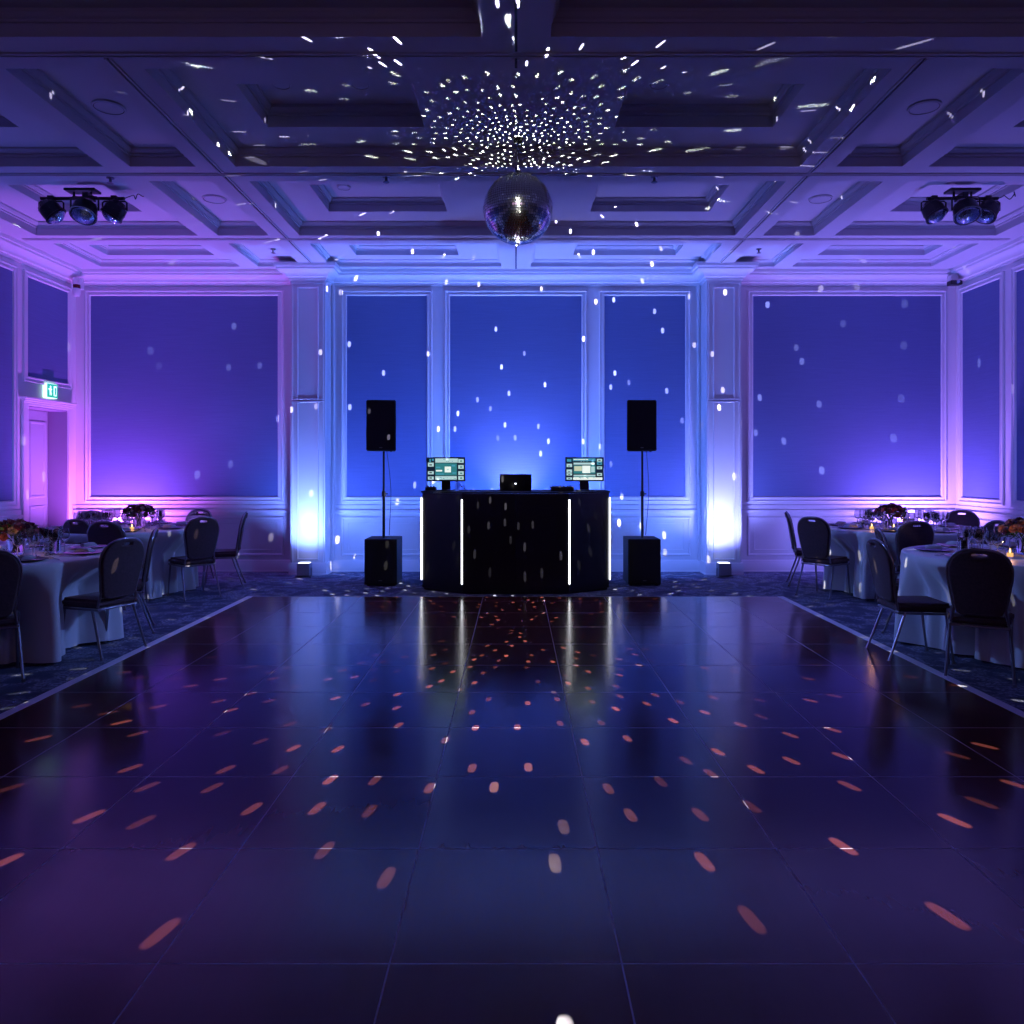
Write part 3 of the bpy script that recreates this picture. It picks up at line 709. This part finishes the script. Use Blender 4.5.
# ------------------------------------------------------------------ chairs
def outline():
    half = [(.0,0),(.085,.0),(.128,.012),(.148,.05),(.160,.12),(.176,.22),(.185,.29),(.180,.345),(.157,.397),(.115,.434),(.06,.452),(0,.457)]
    pts = [(x, z, 0) for x, z in half] + [(-x, z, 0) for x, z in half[-2:0:-1]]
    return catmull(pts, 4, True)
def lean(z): return -.205 - (z-.44)*.19           # backward lean of the back
def backrest_bm():
    cu = bpy.data.curves.new('tmp', 'CURVE'); cu.dimensions = '2D'; cu.fill_mode = 'BOTH'; cu.extrude = .010; cu.bevel_depth = .014; cu.bevel_resolution = 3; cu.offset = -.014
    def spl(pts):
        s = cu.splines.new('POLY'); s.points.add(len(pts)-1)
        for i, p in enumerate(pts): s.points[i].co = (p[0], p[1], 0, 1)
        s.use_cyclic_u = True
    spl(outline())
    spl([(-.0+.046*math.copysign(abs(math.cos(a))**.5, math.cos(a)), .421+.0115*math.copysign(abs(math.sin(a))**.7, math.sin(a)) + .0) for a in [2*PI*k/24 for k in range(24)]][::-1])
    o = bpy.data.objects.new('tmp', cu); C.objects.link(o)
    dg = bpy.context.evaluated_depsgraph_get(); me = bpy.data.meshes.new_from_object(o.evaluated_get(dg))
    bm = bmesh.new(); bm.from_mesh(me); bpy.data.objects.remove(o); bpy.data.curves.remove(cu); bpy.data.meshes.remove(me)
    for v in bm.verts:
        x, z, y = v.co.x, v.co.y, v.co.z
        v.co = (x, lean(z+.44) - y + .6*x*x, z+.44)
    bmesh.ops.remove_doubles(bm, verts=bm.verts, dist=.0005)
    bmesh.ops.recalc_face_normals(bm, faces=bm.faces)
    return bm
def make_chair():
    t = empty('banquet_chair')
    bm = bmesh.new()
    fr, rr = .215, .185
    pts = [(-rr,-.20),(rr,-.20),(fr,.17),(fr-.03,.215),(-fr+.03,.215),(-fr,.17)]
    lo = [bm.verts.new((x, y, .375)) for x, y in pts]; hi = [bm.verts.new((x*.97, y*.97, .44)) for x, y in pts]
    bm.faces.new(lo[::-1]); bm.faces.new(hi)
    for k in range(6): bm.faces.new((lo[k], lo[(k+1)%6], hi[(k+1)%6], hi[k]))
    bmesh.ops.bevel(bm, geom=list(bm.edges), offset=.022, segments=3, affect='EDGES')
    obj('seat', bm, M['chair'], t, smooth=50)
    obj('backrest', backrest_bm(), M['chair'], t, smooth=40)
    bm = bmesh.new()     # the tube that runs round the back and down to the seat
    ol = [p for p in outline()]; n = len(ol)
    up = [p for p in ol if p.y > .05]
    up.sort(key=lambda p: math.atan2(p.x, p.y-.10))
    path = [(-.170, -.190, .385)] + [(p.x*1.03, lean(p.y+.44)+.6*p.x*p.x, p.y*1.012+.44) for p in up] + [(.170, -.190, .385)]
    tube(bm, path, .0095, 8); obj('back_frame', bm, M['steel'], t, smooth=60)
    bm = bmesh.new(); q = [(-.175,-.185),(.175,-.185),(.2,.18),(-.2,.18)]
    for a, b in zip(q, q[1:]+q[:1]): tube(bm, [(a[0], a[1], .365), (b[0], b[1], .365)], .009, 8)
    obj('seat_frame', bm, M['steel'], t, smooth=60)
    for s in (-1, 1):
        bm = bmesh.new(); tube(bm, [(s*.19,.15,.37), (s*.2,.20,.01)], [.011,.0095], 8); lathe(bm, [(0,0),(.013,0),(.013,.02),(0,.02)], 10, c=(s*.2,.202,0)); obj('leg', bm, M['steel'], t, smooth=40)
        bm = bmesh.new(); tube(bm, [(s*.178,-.14,.37), (s*.200,-.27,.01)], [.011,.0095], 8); lathe(bm, [(0,0),(.013,0),(.013,.02),(0,.02)], 10, c=(s*.200,-.273,0)); obj('leg', bm, M['steel'], t, smooth=40)
    return t
proto = make_chair(); first = [True]
G = 'banquet chairs round the tables'
TABLES = {'NL': (-4.16, 6.2), 'FL': (-4.62, 8.98), 'FR': (4.50, 8.98), 'NR': (4.12, 6.2)}
chairs_at = {k: [] for k in TABLES}
def chair(x, y, fx, fy, label, table):
    o = proto if first[0] else copy_tree(proto); first[0] = False
    o.location = (x, y, 0); o.rotation_euler = (0, 0, math.atan2(-fx, fy)); tag(o, label, 'chair', G)
    chairs_at[table].append((x, y, fx, fy))
chair(-3.66, 5.30, -.60, .80, 'dark padded banquet chair cut by the left edge of the picture, back to camera', 'NL')
chair(-3.29, 6.08, -.91, .40, 'dark padded chair right of the near left table, legs by the dance floor edge', 'NL')
chair(-3.50, 6.78, -.90, -.42, 'dark chair seen edge-on between the two left tables', 'NL')
chair(-4.19, 8.10, .0, 1.0, 'dark chair with handle slot, back to camera, at the front of the far left table', 'FL')
chair(-5.22, 9.60, .72, -.70, 'lighter purple-lit chair behind the far left table by the corner', 'FL')
chair(-4.62, 8.45, .25, .96, 'chair half hidden at the left front of the far left table', 'FL')
chair(-3.66, 8.70, -.70, .70, 'dark rounded chair at the right front of the far left table', 'FL')
chair(-4.22, 9.86, -.20, -.98, 'chair peeping out behind the far left table', 'FL')
chair(-3.62, 9.42, -.95, -.28, 'chair seen edge-on by the back wall, right of the far left table', 'FL')
chair(3.66, 9.52, .95, -.28, 'chair seen edge-on by the back wall, left of the far right table', 'FR')
chair(3.52, 8.76, .76, .65, 'dark rounded chair at the left front of the far right table', 'FR')
chair(4.09, 8.12, .0, 1.0, 'dark chair with handle slot, back to camera, at the front of the far right table', 'FR')
chair(3.05, 5.90, .995, -.04, 'dark padded chair at the left side of the near right table, seat toward the cloth', 'NR')
chair(3.54, 6.84, .95, -.30, 'chair behind the one at the left side of the near right table', 'NR')
chair(3.265, 5.41, .52, .85, 'large dark chair with handle slot, back to camera, in front of the near right table', 'NR')
chair(5.62, 9.62, -.40, -.92, 'purple-lit chair behind the far right table by the right corner', 'FR')
chair(4.88, 8.22, -.35, .94, 'dark chair half hidden behind the glassware of the near right table', 'FR')

# ------------------------------------------------------------------ tables and cloths
TR = .90; TZ = .75
names = {'NL': 'near left', 'FL': 'far left', 'FR': 'far right', 'NR': 'near right'}
def table(key):
    cx, cy = TABLES[key]
    nm = names[key]
    rnd = random.Random(hash(nm) & 0 if False else sum(map(ord, nm)))
    nf = 22; phs = [rnd.uniform(0, 2*PI) for _ in range(5)]
    dents = []
    for x, y, fx, fy in chairs_at[key]:
        a = math.atan2(y-cy, x-cx); d = math.hypot(x-cx, y-cy); dents.append((a, max(.0, 1.0-(d-.27))))
    bm = bmesh.new(); seg = 300
    rad = [0, .3, .6, .85, TR-.02, TR-.004, TR+.004]; zz = [TZ, TZ, TZ, TZ, TZ, TZ-.003, TZ-.014]
    nd = 14
    rings = [[bm.verts.new((0, 0, TZ))]]
    for r_, z_ in list(zip(rad, zz))[1:]:
        rings.append([bm.verts.new((r_*math.cos(2*PI*k/seg), r_*math.sin(2*PI*k/seg), z_)) for k in range(seg)])
    for i in range(1, nd+1):
        t = i/nd; ring = []
        for k in range(seg):
            a = 2*PI*k/seg
            fold = math.sin(nf*a+phs[0]+.9*math.sin(3*a+phs[1])) + .6*math.sin((nf+12)*a+phs[2]+.8*math.sin(2*a)) + .5*math.sin(9*a+phs[3])
            fold = math.copysign(abs(fold)**.8, fold); amp = .045*min(1, t*1.8)
            r_ = TR + .008 + .045*t + amp*fold
            for da, dd in dents:
                q = math.atan2(math.sin(a-da), math.cos(a-da)); w = .30
                if abs(q) < w*1.7:
                    g_ = .5*(1+math.cos(PI*min(1, abs(q)/(w*1.7)))); g_ = min(1, g_*1.5)
                    r_ -= dd*g_*min(1, max(0, (t-.06)*3.2))
            r_ = max(r_, .60)
            ring.append(bm.verts.new((r_*math.cos(a), r_*math.sin(a), TZ-.014-(TZ-.014-.012-.012*(.5+.5*fold))*t)))
        rings.append(ring)
    for a, b in zip(rings, rings[1:]):
        for k in range(seg):
            q = [a[0], b[k], b[(k+1)%seg]] if len(a) == 1 else [a[k], b[k], b[(k+1)%seg], a[(k+1)%seg]]
            bm.faces.new(q)
    bmesh.ops.recalc_face_normals(bm, faces=bm.faces)
    o = obj('tablecloth', bm, M['cloth'], smooth=70, loc=(cx, cy, 0))
    tag(o, 'pale floor-length round tablecloth on the %s table' % nm, 'tablecloth', 'round tablecloths')
for k in TABLES: table(k)


# ------------------------------------------------------------------ tableware
def in_view(x, y, z=.8, pad=14):
    px = CX + x*F/y
    return -pad < px < 1024+pad
def lathe_obj(name, prof, m, seg=20, parent=None):
    bm = bmesh.new(); lathe(bm, prof, seg); bmesh.ops.recalc_face_normals(bm, faces=bm.faces); return obj(name, bm, M[m], parent, smooth=45)
P_plate = lathe_obj('dinner_plate', [(0,.002),(.10,.002),(.145,.014),(.148,.017),(.144,.017),(.10,.007),(0,.007)], 'charger', 32)
P_wine = empty('wine_glass')
lathe_obj('foot', [(0,0),(.034,0),(.034,.003),(.006,.006),(0,.006)], 'glass', 16, P_wine)
lathe_obj('stem', [(.006,.006),(.0035,.02),(.0035,.085),(.007,.092)], 'glass', 10, P_wine)
lathe_obj('bowl', [(.0,.093),(.012,.094),(.030,.112),(.038,.14),(.036,.175),(.030,.20),(.0285,.20),(.0345,.175),(.0365,.14),(.029,.115),(.012,.098),(.0,.097)], 'glass', 18, P_wine)
P_tumb = lathe_obj('water_tumbler', [(0,.0),(.03,.0),(.036,.10),(.034,.10),(.0285,.008),(0,.008)], 'glass', 18)
bm = bmesh.new()
lo = [(-.055,-.055,.0),(.055,-.055,.0),(.055,.055,.0),(-.055,.055,.0)]
box(bm, -.05, .05, -.06, .06, 0, .010, .003); box(bm, -.042, .042, -.058, .05, .0105, .020, .003); box(bm, -.03, .03, -.056, .04, .0205, .030, .003)
P_nap = obj('napkin', bm, M['napkin'], smooth=50)
def cutl(kind):
    bm = bmesh.new()
    if kind == 'knife':
        tube(bm, [(0,-.10,.006),(0,.0,.006)], .0045, 6); box(bm, -.008, .006, .0, .115, .0045, .0065, .0005)
    else:
        tube(bm, [(0,-.10,.006),(0,.055,.005)], [.005,.003], 6); box(bm, -.012, .012, .055, .068, .003, .006)
        for q in (-.010,-.0033,.0033,.010): box(bm, q-.0014, q+.0014, .068, .105, .003, .006)
    return obj(kind, bm, M['cutlery'])
P_knife = cutl('knife'); P_fork = cutl('fork')
protos = {'plate': P_plate, 'wine': P_wine, 'tumb': P_tumb, 'nap': P_nap, 'knife': P_knife, 'fork': P_fork}
used = set()
AVOID = [(-4.05,6.22,.17),(-4.41,8.98,.24),(4.38,8.98,.17),(4.12,6.22,.17),(-4.31,8.62,.08),(4.24,8.62,.08),(3.86,6.0,.08),(-3.98,5.92,.08),(4.03,8.70,.08),(-3.83,6.38,.09),(3.66,6.28,.09)]
def put(kind, x, y, z, rz, label, cat, group):
    if kind in ('wine', 'tumb') and any(math.hypot(x-a, y-b) < c_ for a, b, c_ in AVOID): return
    p = protos[kind]
    o = p if kind not in used else copy_tree(p); used.add(kind)
    o.location = (x, y, z); o.rotation_euler = (0, 0, rz); tag(o, label, cat, group)
sizes = {'NL': .05, 'FL': .55, 'FR': .2, 'NR': .35}
for key, (cx, cy) in TABLES.items():
    nm = names[key]; T = 'the %s table' % nm; off = sizes[key]; n = 8
    for k in range(n):
        a = off + 2*PI*k/n; ca, sa = math.cos(a), math.sin(a)
        x, y = cx+.66*ca, cy+.66*sa; rz = a+PI/2
        if not in_view(x, y): continue
        def loc(r_, t_): return cx+r_*ca-t_*sa, cy+r_*sa+t_*ca
        put('plate', x, y, TZ+.001, 0, 'dark round charger plate laid on ' + T, 'plate', 'charger plates on ' + T)
        put('nap', x, y, TZ+.019, rz+PI, 'folded pale napkin on a charger plate on ' + T, 'napkin', 'napkins on ' + T)
        q = loc(.66, .185); put('knife', q[0], q[1], TZ+.001, rz+PI, 'steel table knife laid beside a plate on ' + T, 'knife', 'knives on ' + T)
        q = loc(.66, -.185); put('fork', q[0], q[1], TZ+.001, rz+PI, 'steel table fork laid beside a plate on ' + T, 'fork', 'forks on ' + T)
        for r_, t_ in ((.45, .10), (.41, .01), (.35, .15), (.33, .07)):
            q = loc(r_, t_); put('wine', q[0], q[1], TZ+.001, 0, 'clear stemmed wine glass standing on ' + T, 'wine glass', 'wine glasses on ' + T)
        q = loc(.43, -.10); put('tumb', q[0], q[1], TZ+.001, 0, 'short clear water tumbler standing on ' + T, 'tumbler', 'tumblers on ' + T)

# centrepieces
def blossom(name, m, r):
    bm = bmesh.new()
    for layer, (rr, h, n) in enumerate(((1.0, .15, 6), (.72, .38, 5), (.42, .55, 4))):
        for k in range(n):
            a = 2*PI*(k+.5*layer)/n
            pts = []
            for (u, v) in ((0,0),(.45,.55),(.55,1.0),(0,1.15),(-.55,1.0),(-.45,.55)):
                x = v*rr*r; y = u*rr*r
                z = r*(h*v**2 + .25*v - .1*abs(u))
                pts.append(bm.verts.new((x*math.cos(a)-y*math.sin(a), x*math.sin(a)+y*math.cos(a), z)))
            bm.faces.new(pts)
    bmesh.ops.create_icosphere(bm, subdivisions=1, radius=r*.32, matrix=Matrix.Translation((0,0,r*.35)))
    return obj(name, bm, M[m], smooth=60)
def centrepiece(x, y, label, pals, n, spread, seed, tall=.115):
    R = random.Random(seed)
    r = empty('flower_arrangement', (x, y, TZ+.001), label=label, cat='flowers')
    lathe_obj('vase', [(0,0),(.055,0),(.06,.01),(.065,tall),(.060,tall),(.055,.014),(0,.014)], 'glass', 20, r)
    bm = bmesh.new()
    for k in range(18):
        a = R.uniform(0, 2*PI); q = R.uniform(.2, 1)
        tube(bm, [(.03*math.cos(a+2), .03*math.sin(a+2), .02), (.04*math.cos(a)*q, .04*math.sin(a)*q, tall), (spread*.7*q*math.cos(a), spread*.7*q*math.sin(a), tall+.06)], .003, 5)
    obj('stems', bm, M['leaf'], r)
    bm = bmesh.new()
    for k in range(150):
        a = R.uniform(0, 2*PI); e = R.uniform(-.35, 1.1); d = R.uniform(.5, 1.08)
        p = Vector((spread*d*math.cos(a)*math.cos(e), spread*d*math.sin(a)*math.cos(e), tall+.05+spread*.55*d*math.sin(e)))
        L = R.uniform(.03, .06); dr_ = Vector((math.cos(a), math.sin(a), R.uniform(-.5, .9))).normalized(); s = dr_.cross(Vector((R.uniform(-1,1), R.uniform(-1,1), 1))).normalized()
        v = [p, p+dr_*L*.4+s*L*.3, p+dr_*L, p+dr_*L*.4-s*L*.3]; mid = p+dr_*L*.5+Vector((0,0,L*.12))
        vv = [bm.verts.new(q) for q in v]; mv = bm.verts.new(mid)
        for i in range(4): bm.faces.new((vv[i], vv[(i+1)%4], mv))
    obj('foliage', bm, M['leaf'], r)
    kinds = [blossom('blossom', m, rr) for m, rr in pals]
    for k in range(n):
        b = kinds[k % len(kinds)]
        o = b if k < len(kinds) else b.copy()
        if k >= len(kinds): C.objects.link(o)
        a = k*2.399; e = .05+1.35*((k+.5)/n)**.9
        if k % 3 == 2: e -= .25
        p = Vector((math.cos(a)*math.cos(e), math.sin(a)*math.cos(e), math.sin(e)))
        o.location = (p.x*spread, p.y*spread, tall+.05+p.z*spread*.6)
        o.rotation_euler = (R.uniform(-.2,.2), (PI/2-e)*.9, a); p = p*R.uniform(.82, 1.12); o.location = (p.x*spread, p.y*spread, tall+.05+p.z*spread*.6); s = R.uniform(.75, 1.25); o.scale = (s, s, s); o.parent = r
    return r
centrepiece(-4.05, 6.22, 'low arrangement of pink and cream flowers in a glass vase on the near left table', [('petal_red', .032), ('petal_wht', .028), ('petal_dk', .030)], 44, .155, 1)
centrepiece(-4.41, 8.98, 'low arrangement of cream and burgundy flowers in a glass vase on the far left table', [('petal_wht', .026), ('petal_dk', .032), ('petal_dk', .026)], 40, .15, 2)
centrepiece(4.38, 8.98, 'low arrangement of pink and burgundy flowers in a glass vase on the far right table', [('petal_red', .026), ('petal_dk', .032), ('petal_dk', .028)], 40, .15, 3)
centrepiece(4.12, 6.22, 'low arrangement of peach and burgundy flowers in a glass vase on the near right table', [('petal_or', .032), ('petal_dk', .032), ('petal_or', .027)], 46, .165, 4)

def votive(x, y, label, lit=1.0):
    r = empty('votive_candle', (x, y, TZ+.001), label=label, cat='candle', group='lit votive candles')
    lathe_obj('glass_holder', [(0,0),(.032,0),(.036,.075),(.033,.075),(.030,.006),(0,.006)], 'glass', 18, r)
    lathe_obj('wax', [(0,.008),(.022,.008),(.022,.035),(0,.033)], 'wax', 14, r)
    lathe_obj('flame', [(0,.036),(.006,.044),(.007,.052),(.003,.066),(0,.072)], 'flame', 10, r)
    l = bpy.data.lights.new('candle_light', 'POINT'); l.energy = .9*lit; l.color = (1,.45,.15); l.shadow_soft_size = .01
    lo = bpy.data.objects.new('candle_light', l); C.objects.link(lo); lo.location = (x, y, TZ+.10)
votive(-4.31, 8.62, 'lit votive candle in front of the flowers on the far left table')
votive(4.24, 8.62, 'lit votive candle in front of the flowers on the far right table')
votive(3.86, 6.0, 'lit votive candle left of the flowers on the near right table')
votive(-3.98, 5.92, 'lit votive candle at the left edge of the picture on the near left table')
votive(4.03, 8.70, 'second dim votive candle further left on the far right table', .5)

def carafe(x, y, label):
    r = empty('carafe', (x, y, TZ+.001), label=label, cat='carafe', group='glass carafes')
    lathe_obj('glass_body', [(0,0),(.042,0),(.045,.01),(.045,.15),(.040,.175),(.040,.19),(.037,.19),(.037,.175),(.042,.15),(.042,.012),(0,.010)], 'glass', 22, r)
    lathe_obj('water', [(0,.0125),(.0405,.0125),(.0405,.135),(0,.135)], 'water', 22, r)
carafe(-3.83, 6.38, 'glass carafe of water right of the flowers on the near left table')
carafe(3.66, 6.28, 'glass carafe of water left of the flowers on the near right table')

# ------------------------------------------------------------------ light
def spot(name, loc, aim, energy, col, deg, blend=1.0, soft=.05):
    l = bpy.data.lights.new(name, 'SPOT'); l.energy = energy; l.color = col; l.spot_size = math.radians(deg); l.spot_blend = blend; l.shadow_soft_size = soft
    o = bpy.data.objects.new(name, l); C.objects.link(o); o.location = loc
    d = Vector(aim) - Vector(loc); o.rotation_euler = d.to_track_quat('-Z', 'Y').to_euler(); return o
def area(name, loc, aim, energy, col, sx, sy):
    l = bpy.data.lights.new(name, 'AREA'); l.shape = 'RECTANGLE'; l.size = sx; l.size_y = sy; l.energy = energy; l.color = col
    o = bpy.data.objects.new(name, l); C.objects.link(o); o.location = loc
    d = Vector(aim) - Vector(loc); o.rotation_euler = d.to_track_quat('-Z', 'Y').to_euler(); return o
BLUE = (.075,.20,1.0); MAG = (.54,.13,1.0); LAV = (.36,.18,1.0)
# the two visible box uplighters
for x, hue in ((-2.81, (.13,.22,1.0)), (2.75, (.21,.23,1.0))):
    spot('uplight_beam', (x, 10.26, .21), (x, 10.38, 1.6), 95, (hue[0]*2.2, hue[1]*2.0, 1.0), 40, .8, .02)
    spot('uplight_wash', (x, 9.95, .21), (x, 10.55, 2.4), 260, hue, 125, 1.0, .05)
# uplighters behind the booth and the subwoofers
spot('uplight_centre', (0, 10.40, .75), (0, 10.62, 2.2), 190, (.36,.38,1.0), 95, 1.0, .05)
for x in (-1.6, 0, 1.6):
    spot('uplight_back', (x, 9.85, .15), (x, 10.62, 3.6), 670, BLUE, 145, 1.0, .1)
for x, e_, c_ in ((-4.2, 14, (.24,.20,1.0)), (-2.1, 19, (.10,.22,1.0)), (0, 14, (.10,.22,1.0)), (2.1, 19, (.10,.22,1.0)), (4.2, 14, (.24,.20,1.0))):  # added fill lamps without fixtures, brightening the lower wall
    spot('wainscot_fill', (x, 9.95, .6), (x, 10.75, .62), e_*1.6, c_, 172, .6, .0)
# corner uplighters behind the far tables
spot('uplight_corner', (-5.45, 10.2, .2), (-5.45, 10.68, 2.6), 500, MAG, 135, 1.0, .05)
spot('uplight_corner', (5.45, 10.2, .2), (5.5, 10.68, 2.6), 480, LAV, 135, 1.0, .05)
# side walls, uplighters outside the picture
for s in (-1, 1):
    spot('uplight_side', (s*5.75, 8.1, .2), (s*6.16, 8.3, 3.2), 170, (.15,.17,1.0), 130, 1.0, .05)

# blue side light added at each ceiling cluster to bring out the opposite tablecloths
for s in (-1, 1):
    spot('table_fill', (-s*4.5, 7.9, 3.85), (s*4.0, 6.9, .5), 850, (.17,.32,1.0), 34, 1.0, .04)

def gobo(name, loc, energy, col, up):
    """light thrown by the ball's tiles: a lamp at the ball whose output is broken into separate small beams"""
    l = bpy.data.lights.new(name, 'POINT'); BOOST = 6.0; l.energy = energy*BOOST; l.color = col; l.shadow_soft_size = 0.0; l.use_nodes = True
    nt = l.node_tree; em = nt.nodes['Emission']; T = NT(nt)
    tc = nt.nodes.new('ShaderNodeTexCoord'); sp = nt.nodes.new('ShaderNodeSeparateXYZ'); nt.links.new(tc.outputs['Normal'], sp.inputs[0])
    X, Y, Z = sp.outputs
    if SIGN < 0: X, Y, Z = (T.m('MULTIPLY', q, -1.0) for q in (X, Y, Z))
    rho = T.m('SQRT', T.m('ADD', T.m('MULTIPLY', X, X), T.m('MULTIPLY', Y, Y)))
    phi = T.m('ARCTAN2', Y, X)
    if up:
        h = Z0+.155-loc[2]; D = Z0+.155-BZ
        th = T.m('ARCTAN2', T.m('MULTIPLY', rho, h/D), T.m('MAXIMUM', Z, .0001)); delta = math.radians(5.3); wr_, hr_ = .145, .135
    else:
        th = T.m('ARCTAN2', rho, T.m('MULTIPLY', Z, -1.0)); delta = math.radians(2.7); wr_, hr_ = .095, .19
    q = T.m('DIVIDE', th, delta); i = T.m('FLOOR', q)
    ri = T.white(T.vec(i, 3.7, .5)).outputs['Value']
    thc = T.m('MULTIPLY', T.m('ADD', i, .5), delta)
    N = T.m('MAXIMUM', T.m('ROUND', T.m('MULTIPLY', T.m('SINE', thc), 2*PI/(delta*1.15))), 5.0)
    p = T.m('ADD', T.m('MULTIPLY', T.m('DIVIDE', T.m('ADD', phi, PI), 2*PI), N), T.m('MULTIPLY', ri, 1.0))
    k = T.m('FLOOR', p)
    km = T.m('FLOORED_MODULO', k, N)
    wn = T.white(T.vec(i, km, 1.3)); cs = nt.nodes.new('ShaderNodeSeparateColor'); nt.links.new(wn.outputs['Color'], cs.inputs[0])
    jit = .5 if up else .45
    upok = T.m('GREATER_THAN', Z, .02)
    u = T.m('SUBTRACT', T.m('SUBTRACT', p, k), T.m('ADD', .5, T.m('MULTIPLY', T.m('SUBTRACT', cs.outputs[0], .5), jit)))
    v = T.m('SUBTRACT', T.m('SUBTRACT', q, i), T.m('ADD', .5, T.m('MULTIPLY', T.m('SUBTRACT', cs.outputs[1], .5), jit)))
    u = T.m('MULTIPLY', T.m('DIVIDE', T.m('MULTIPLY', u, 2*PI), N), T.m('DIVIDE', T.m('SINE', thc), delta))
    uu = T.m('POWER', T.m('ABSOLUTE', T.m('DIVIDE', u, wr_)), 3.0); vv = T.m('POWER', T.m('ABSOLUTE', T.m('DIVIDE', v, hr_)), 3.0)
    dot = T.ss(T.m('ADD', uu, vv), .45, 1.2, 1.0, 0.0)
    rnd = wn.outputs['Value']
    if up:
        keep = T.m('GREATER_THAN', rnd, T.ss(th, .95, 1.5, .05, .72))
        fall = T.ss(th, .9, 1.53, 1.0, .9)
        # beams far from the ball travel further; the ball's tiles there are seen squarer on, so they carry more light
        gain = T.m('MULTIPLY', fall, T.m('ADD', 1.0, T.m('MULTIPLY', T.m('POWER', T.m('TANGENT', T.m('MINIMUM', th, 1.45)), 2.0), .55)))
    else:
        keep = T.m('GREATER_THAN', rnd, T.ss(th, .75, 1.2, .42, .82))
        gain = T.ss(th, .2, 1.2, .8, 1.5)
    amp = T.m('ADD', .25, T.m('MULTIPLY', T.m('POWER', cs.outputs[2], 1.5), 1.2))
    s = T.m('MULTIPLY', T.m('MULTIPLY', dot, keep), T.m('MULTIPLY', gain, amp))
    if up: s = T.m('MULTIPLY', s, upok)
    else: s = T.m('MULTIPLY', s, T.m('ADD', .12, T.m('MULTIPLY', T.m('POWER', T.m('DIVIDE', T.m('ABSOLUTE', Y), T.m('MAXIMUM', rho, .001)), 3.0), 1.1)))
    nt.links.new(T.m('DIVIDE', s, BOOST), em.inputs['Strength'])
    if not up:     # amber beams downward, paler ones toward the walls
        mx = nt.nodes.new('ShaderNodeMix'); mx.data_type = 'RGBA'
        mx.inputs['A'].default_value = (1,.92,.86,1); mx.inputs['B'].default_value = (.75,.68,1,1)
        nt.links.new(T.ss(th, .85, 1.15), mx.inputs['Factor']); nt.links.new(mx.outputs['Result'], em.inputs['Color'])
    o = bpy.data.objects.new(name, l); C.objects.link(o); o.location = loc; return o
SIGN = 1
gobo('ball_beams_up', (BX, BY-.03, BZ+BR+.03), 125, (.95,1,.9), True)
gobo('ball_beams_down', (BX, BY-.02, BZ-BR-.035), 2900, (1,1,1), False)

# dim fill areas added behind the camera: warm on beam faces, blue on tablecloths
area('ambient_fill', (0, -2.6, 3.3), (0, 4, 2.0), 9, (.95,.42,.50), 6, 1.0)
area('ambient_fill', (0, -2.6, 3.2), (0, 5, 1.2), 5, (.12,.20,1.0), 6, 1.0)
# unseen spots added in a vertical row for a highlight streak on the ball
for y_, z_, e_ in ((4.4, 4.12, 40), (2.2, 4.12, 80), (1.0, 4.0, 120), (0, 3.3, 120), (.6, 2.2, 100), (2.5, 1.6, 50)):
    d_ = math.dist((y_, z_), (BY, BZ)); spot('ball_streak_spot', (.0, y_, z_), (BX, BY, BZ), e_, (1,.97,.88), 2*math.degrees(math.atan(BR*.95/d_)), .3, .01)

w = bpy.data.worlds.new('World'); bpy.context.scene.world = w; w.use_nodes = True
w.node_tree.nodes['Background'].inputs[0].default_value = (.02,.02,.05,1); w.node_tree.nodes['Background'].inputs[1].default_value = .0

# ------------------------------------------------------------------ camera
cam = bpy.data.cameras.new('camera'); co = bpy.data.objects.new('camera', cam); C.objects.link(co)
co.location = (0, 0, H); co.rotation_euler = (PI/2, 0, 0)
cam.sensor_width = 36; cam.sensor_fit = 'HORIZONTAL'; cam.lens = 36*F/1024
cam.shift_x = -(CX-512)/1024; cam.shift_y = (CY-512)/1024
cam.clip_start = .05; cam.clip_end = 60
sc = bpy.context.scene; sc.camera = co
sc.view_settings.view_transform = 'Standard'; sc.view_settings.look = 'None'; sc.view_settings.gamma = 1; sc.view_settings.exposure = 0; sc.view_settings.use_curve_mapping = False
sc.cycles.max_bounces = 8; sc.cycles.diffuse_bounces = 4; sc.cycles.glossy_bounces = 4; sc.cycles.transmission_bounces = 8
sc.cycles.sample_clamp_indirect = 3.0; sc.cycles.caustics_reflective = False; sc.cycles.caustics_refractive = False
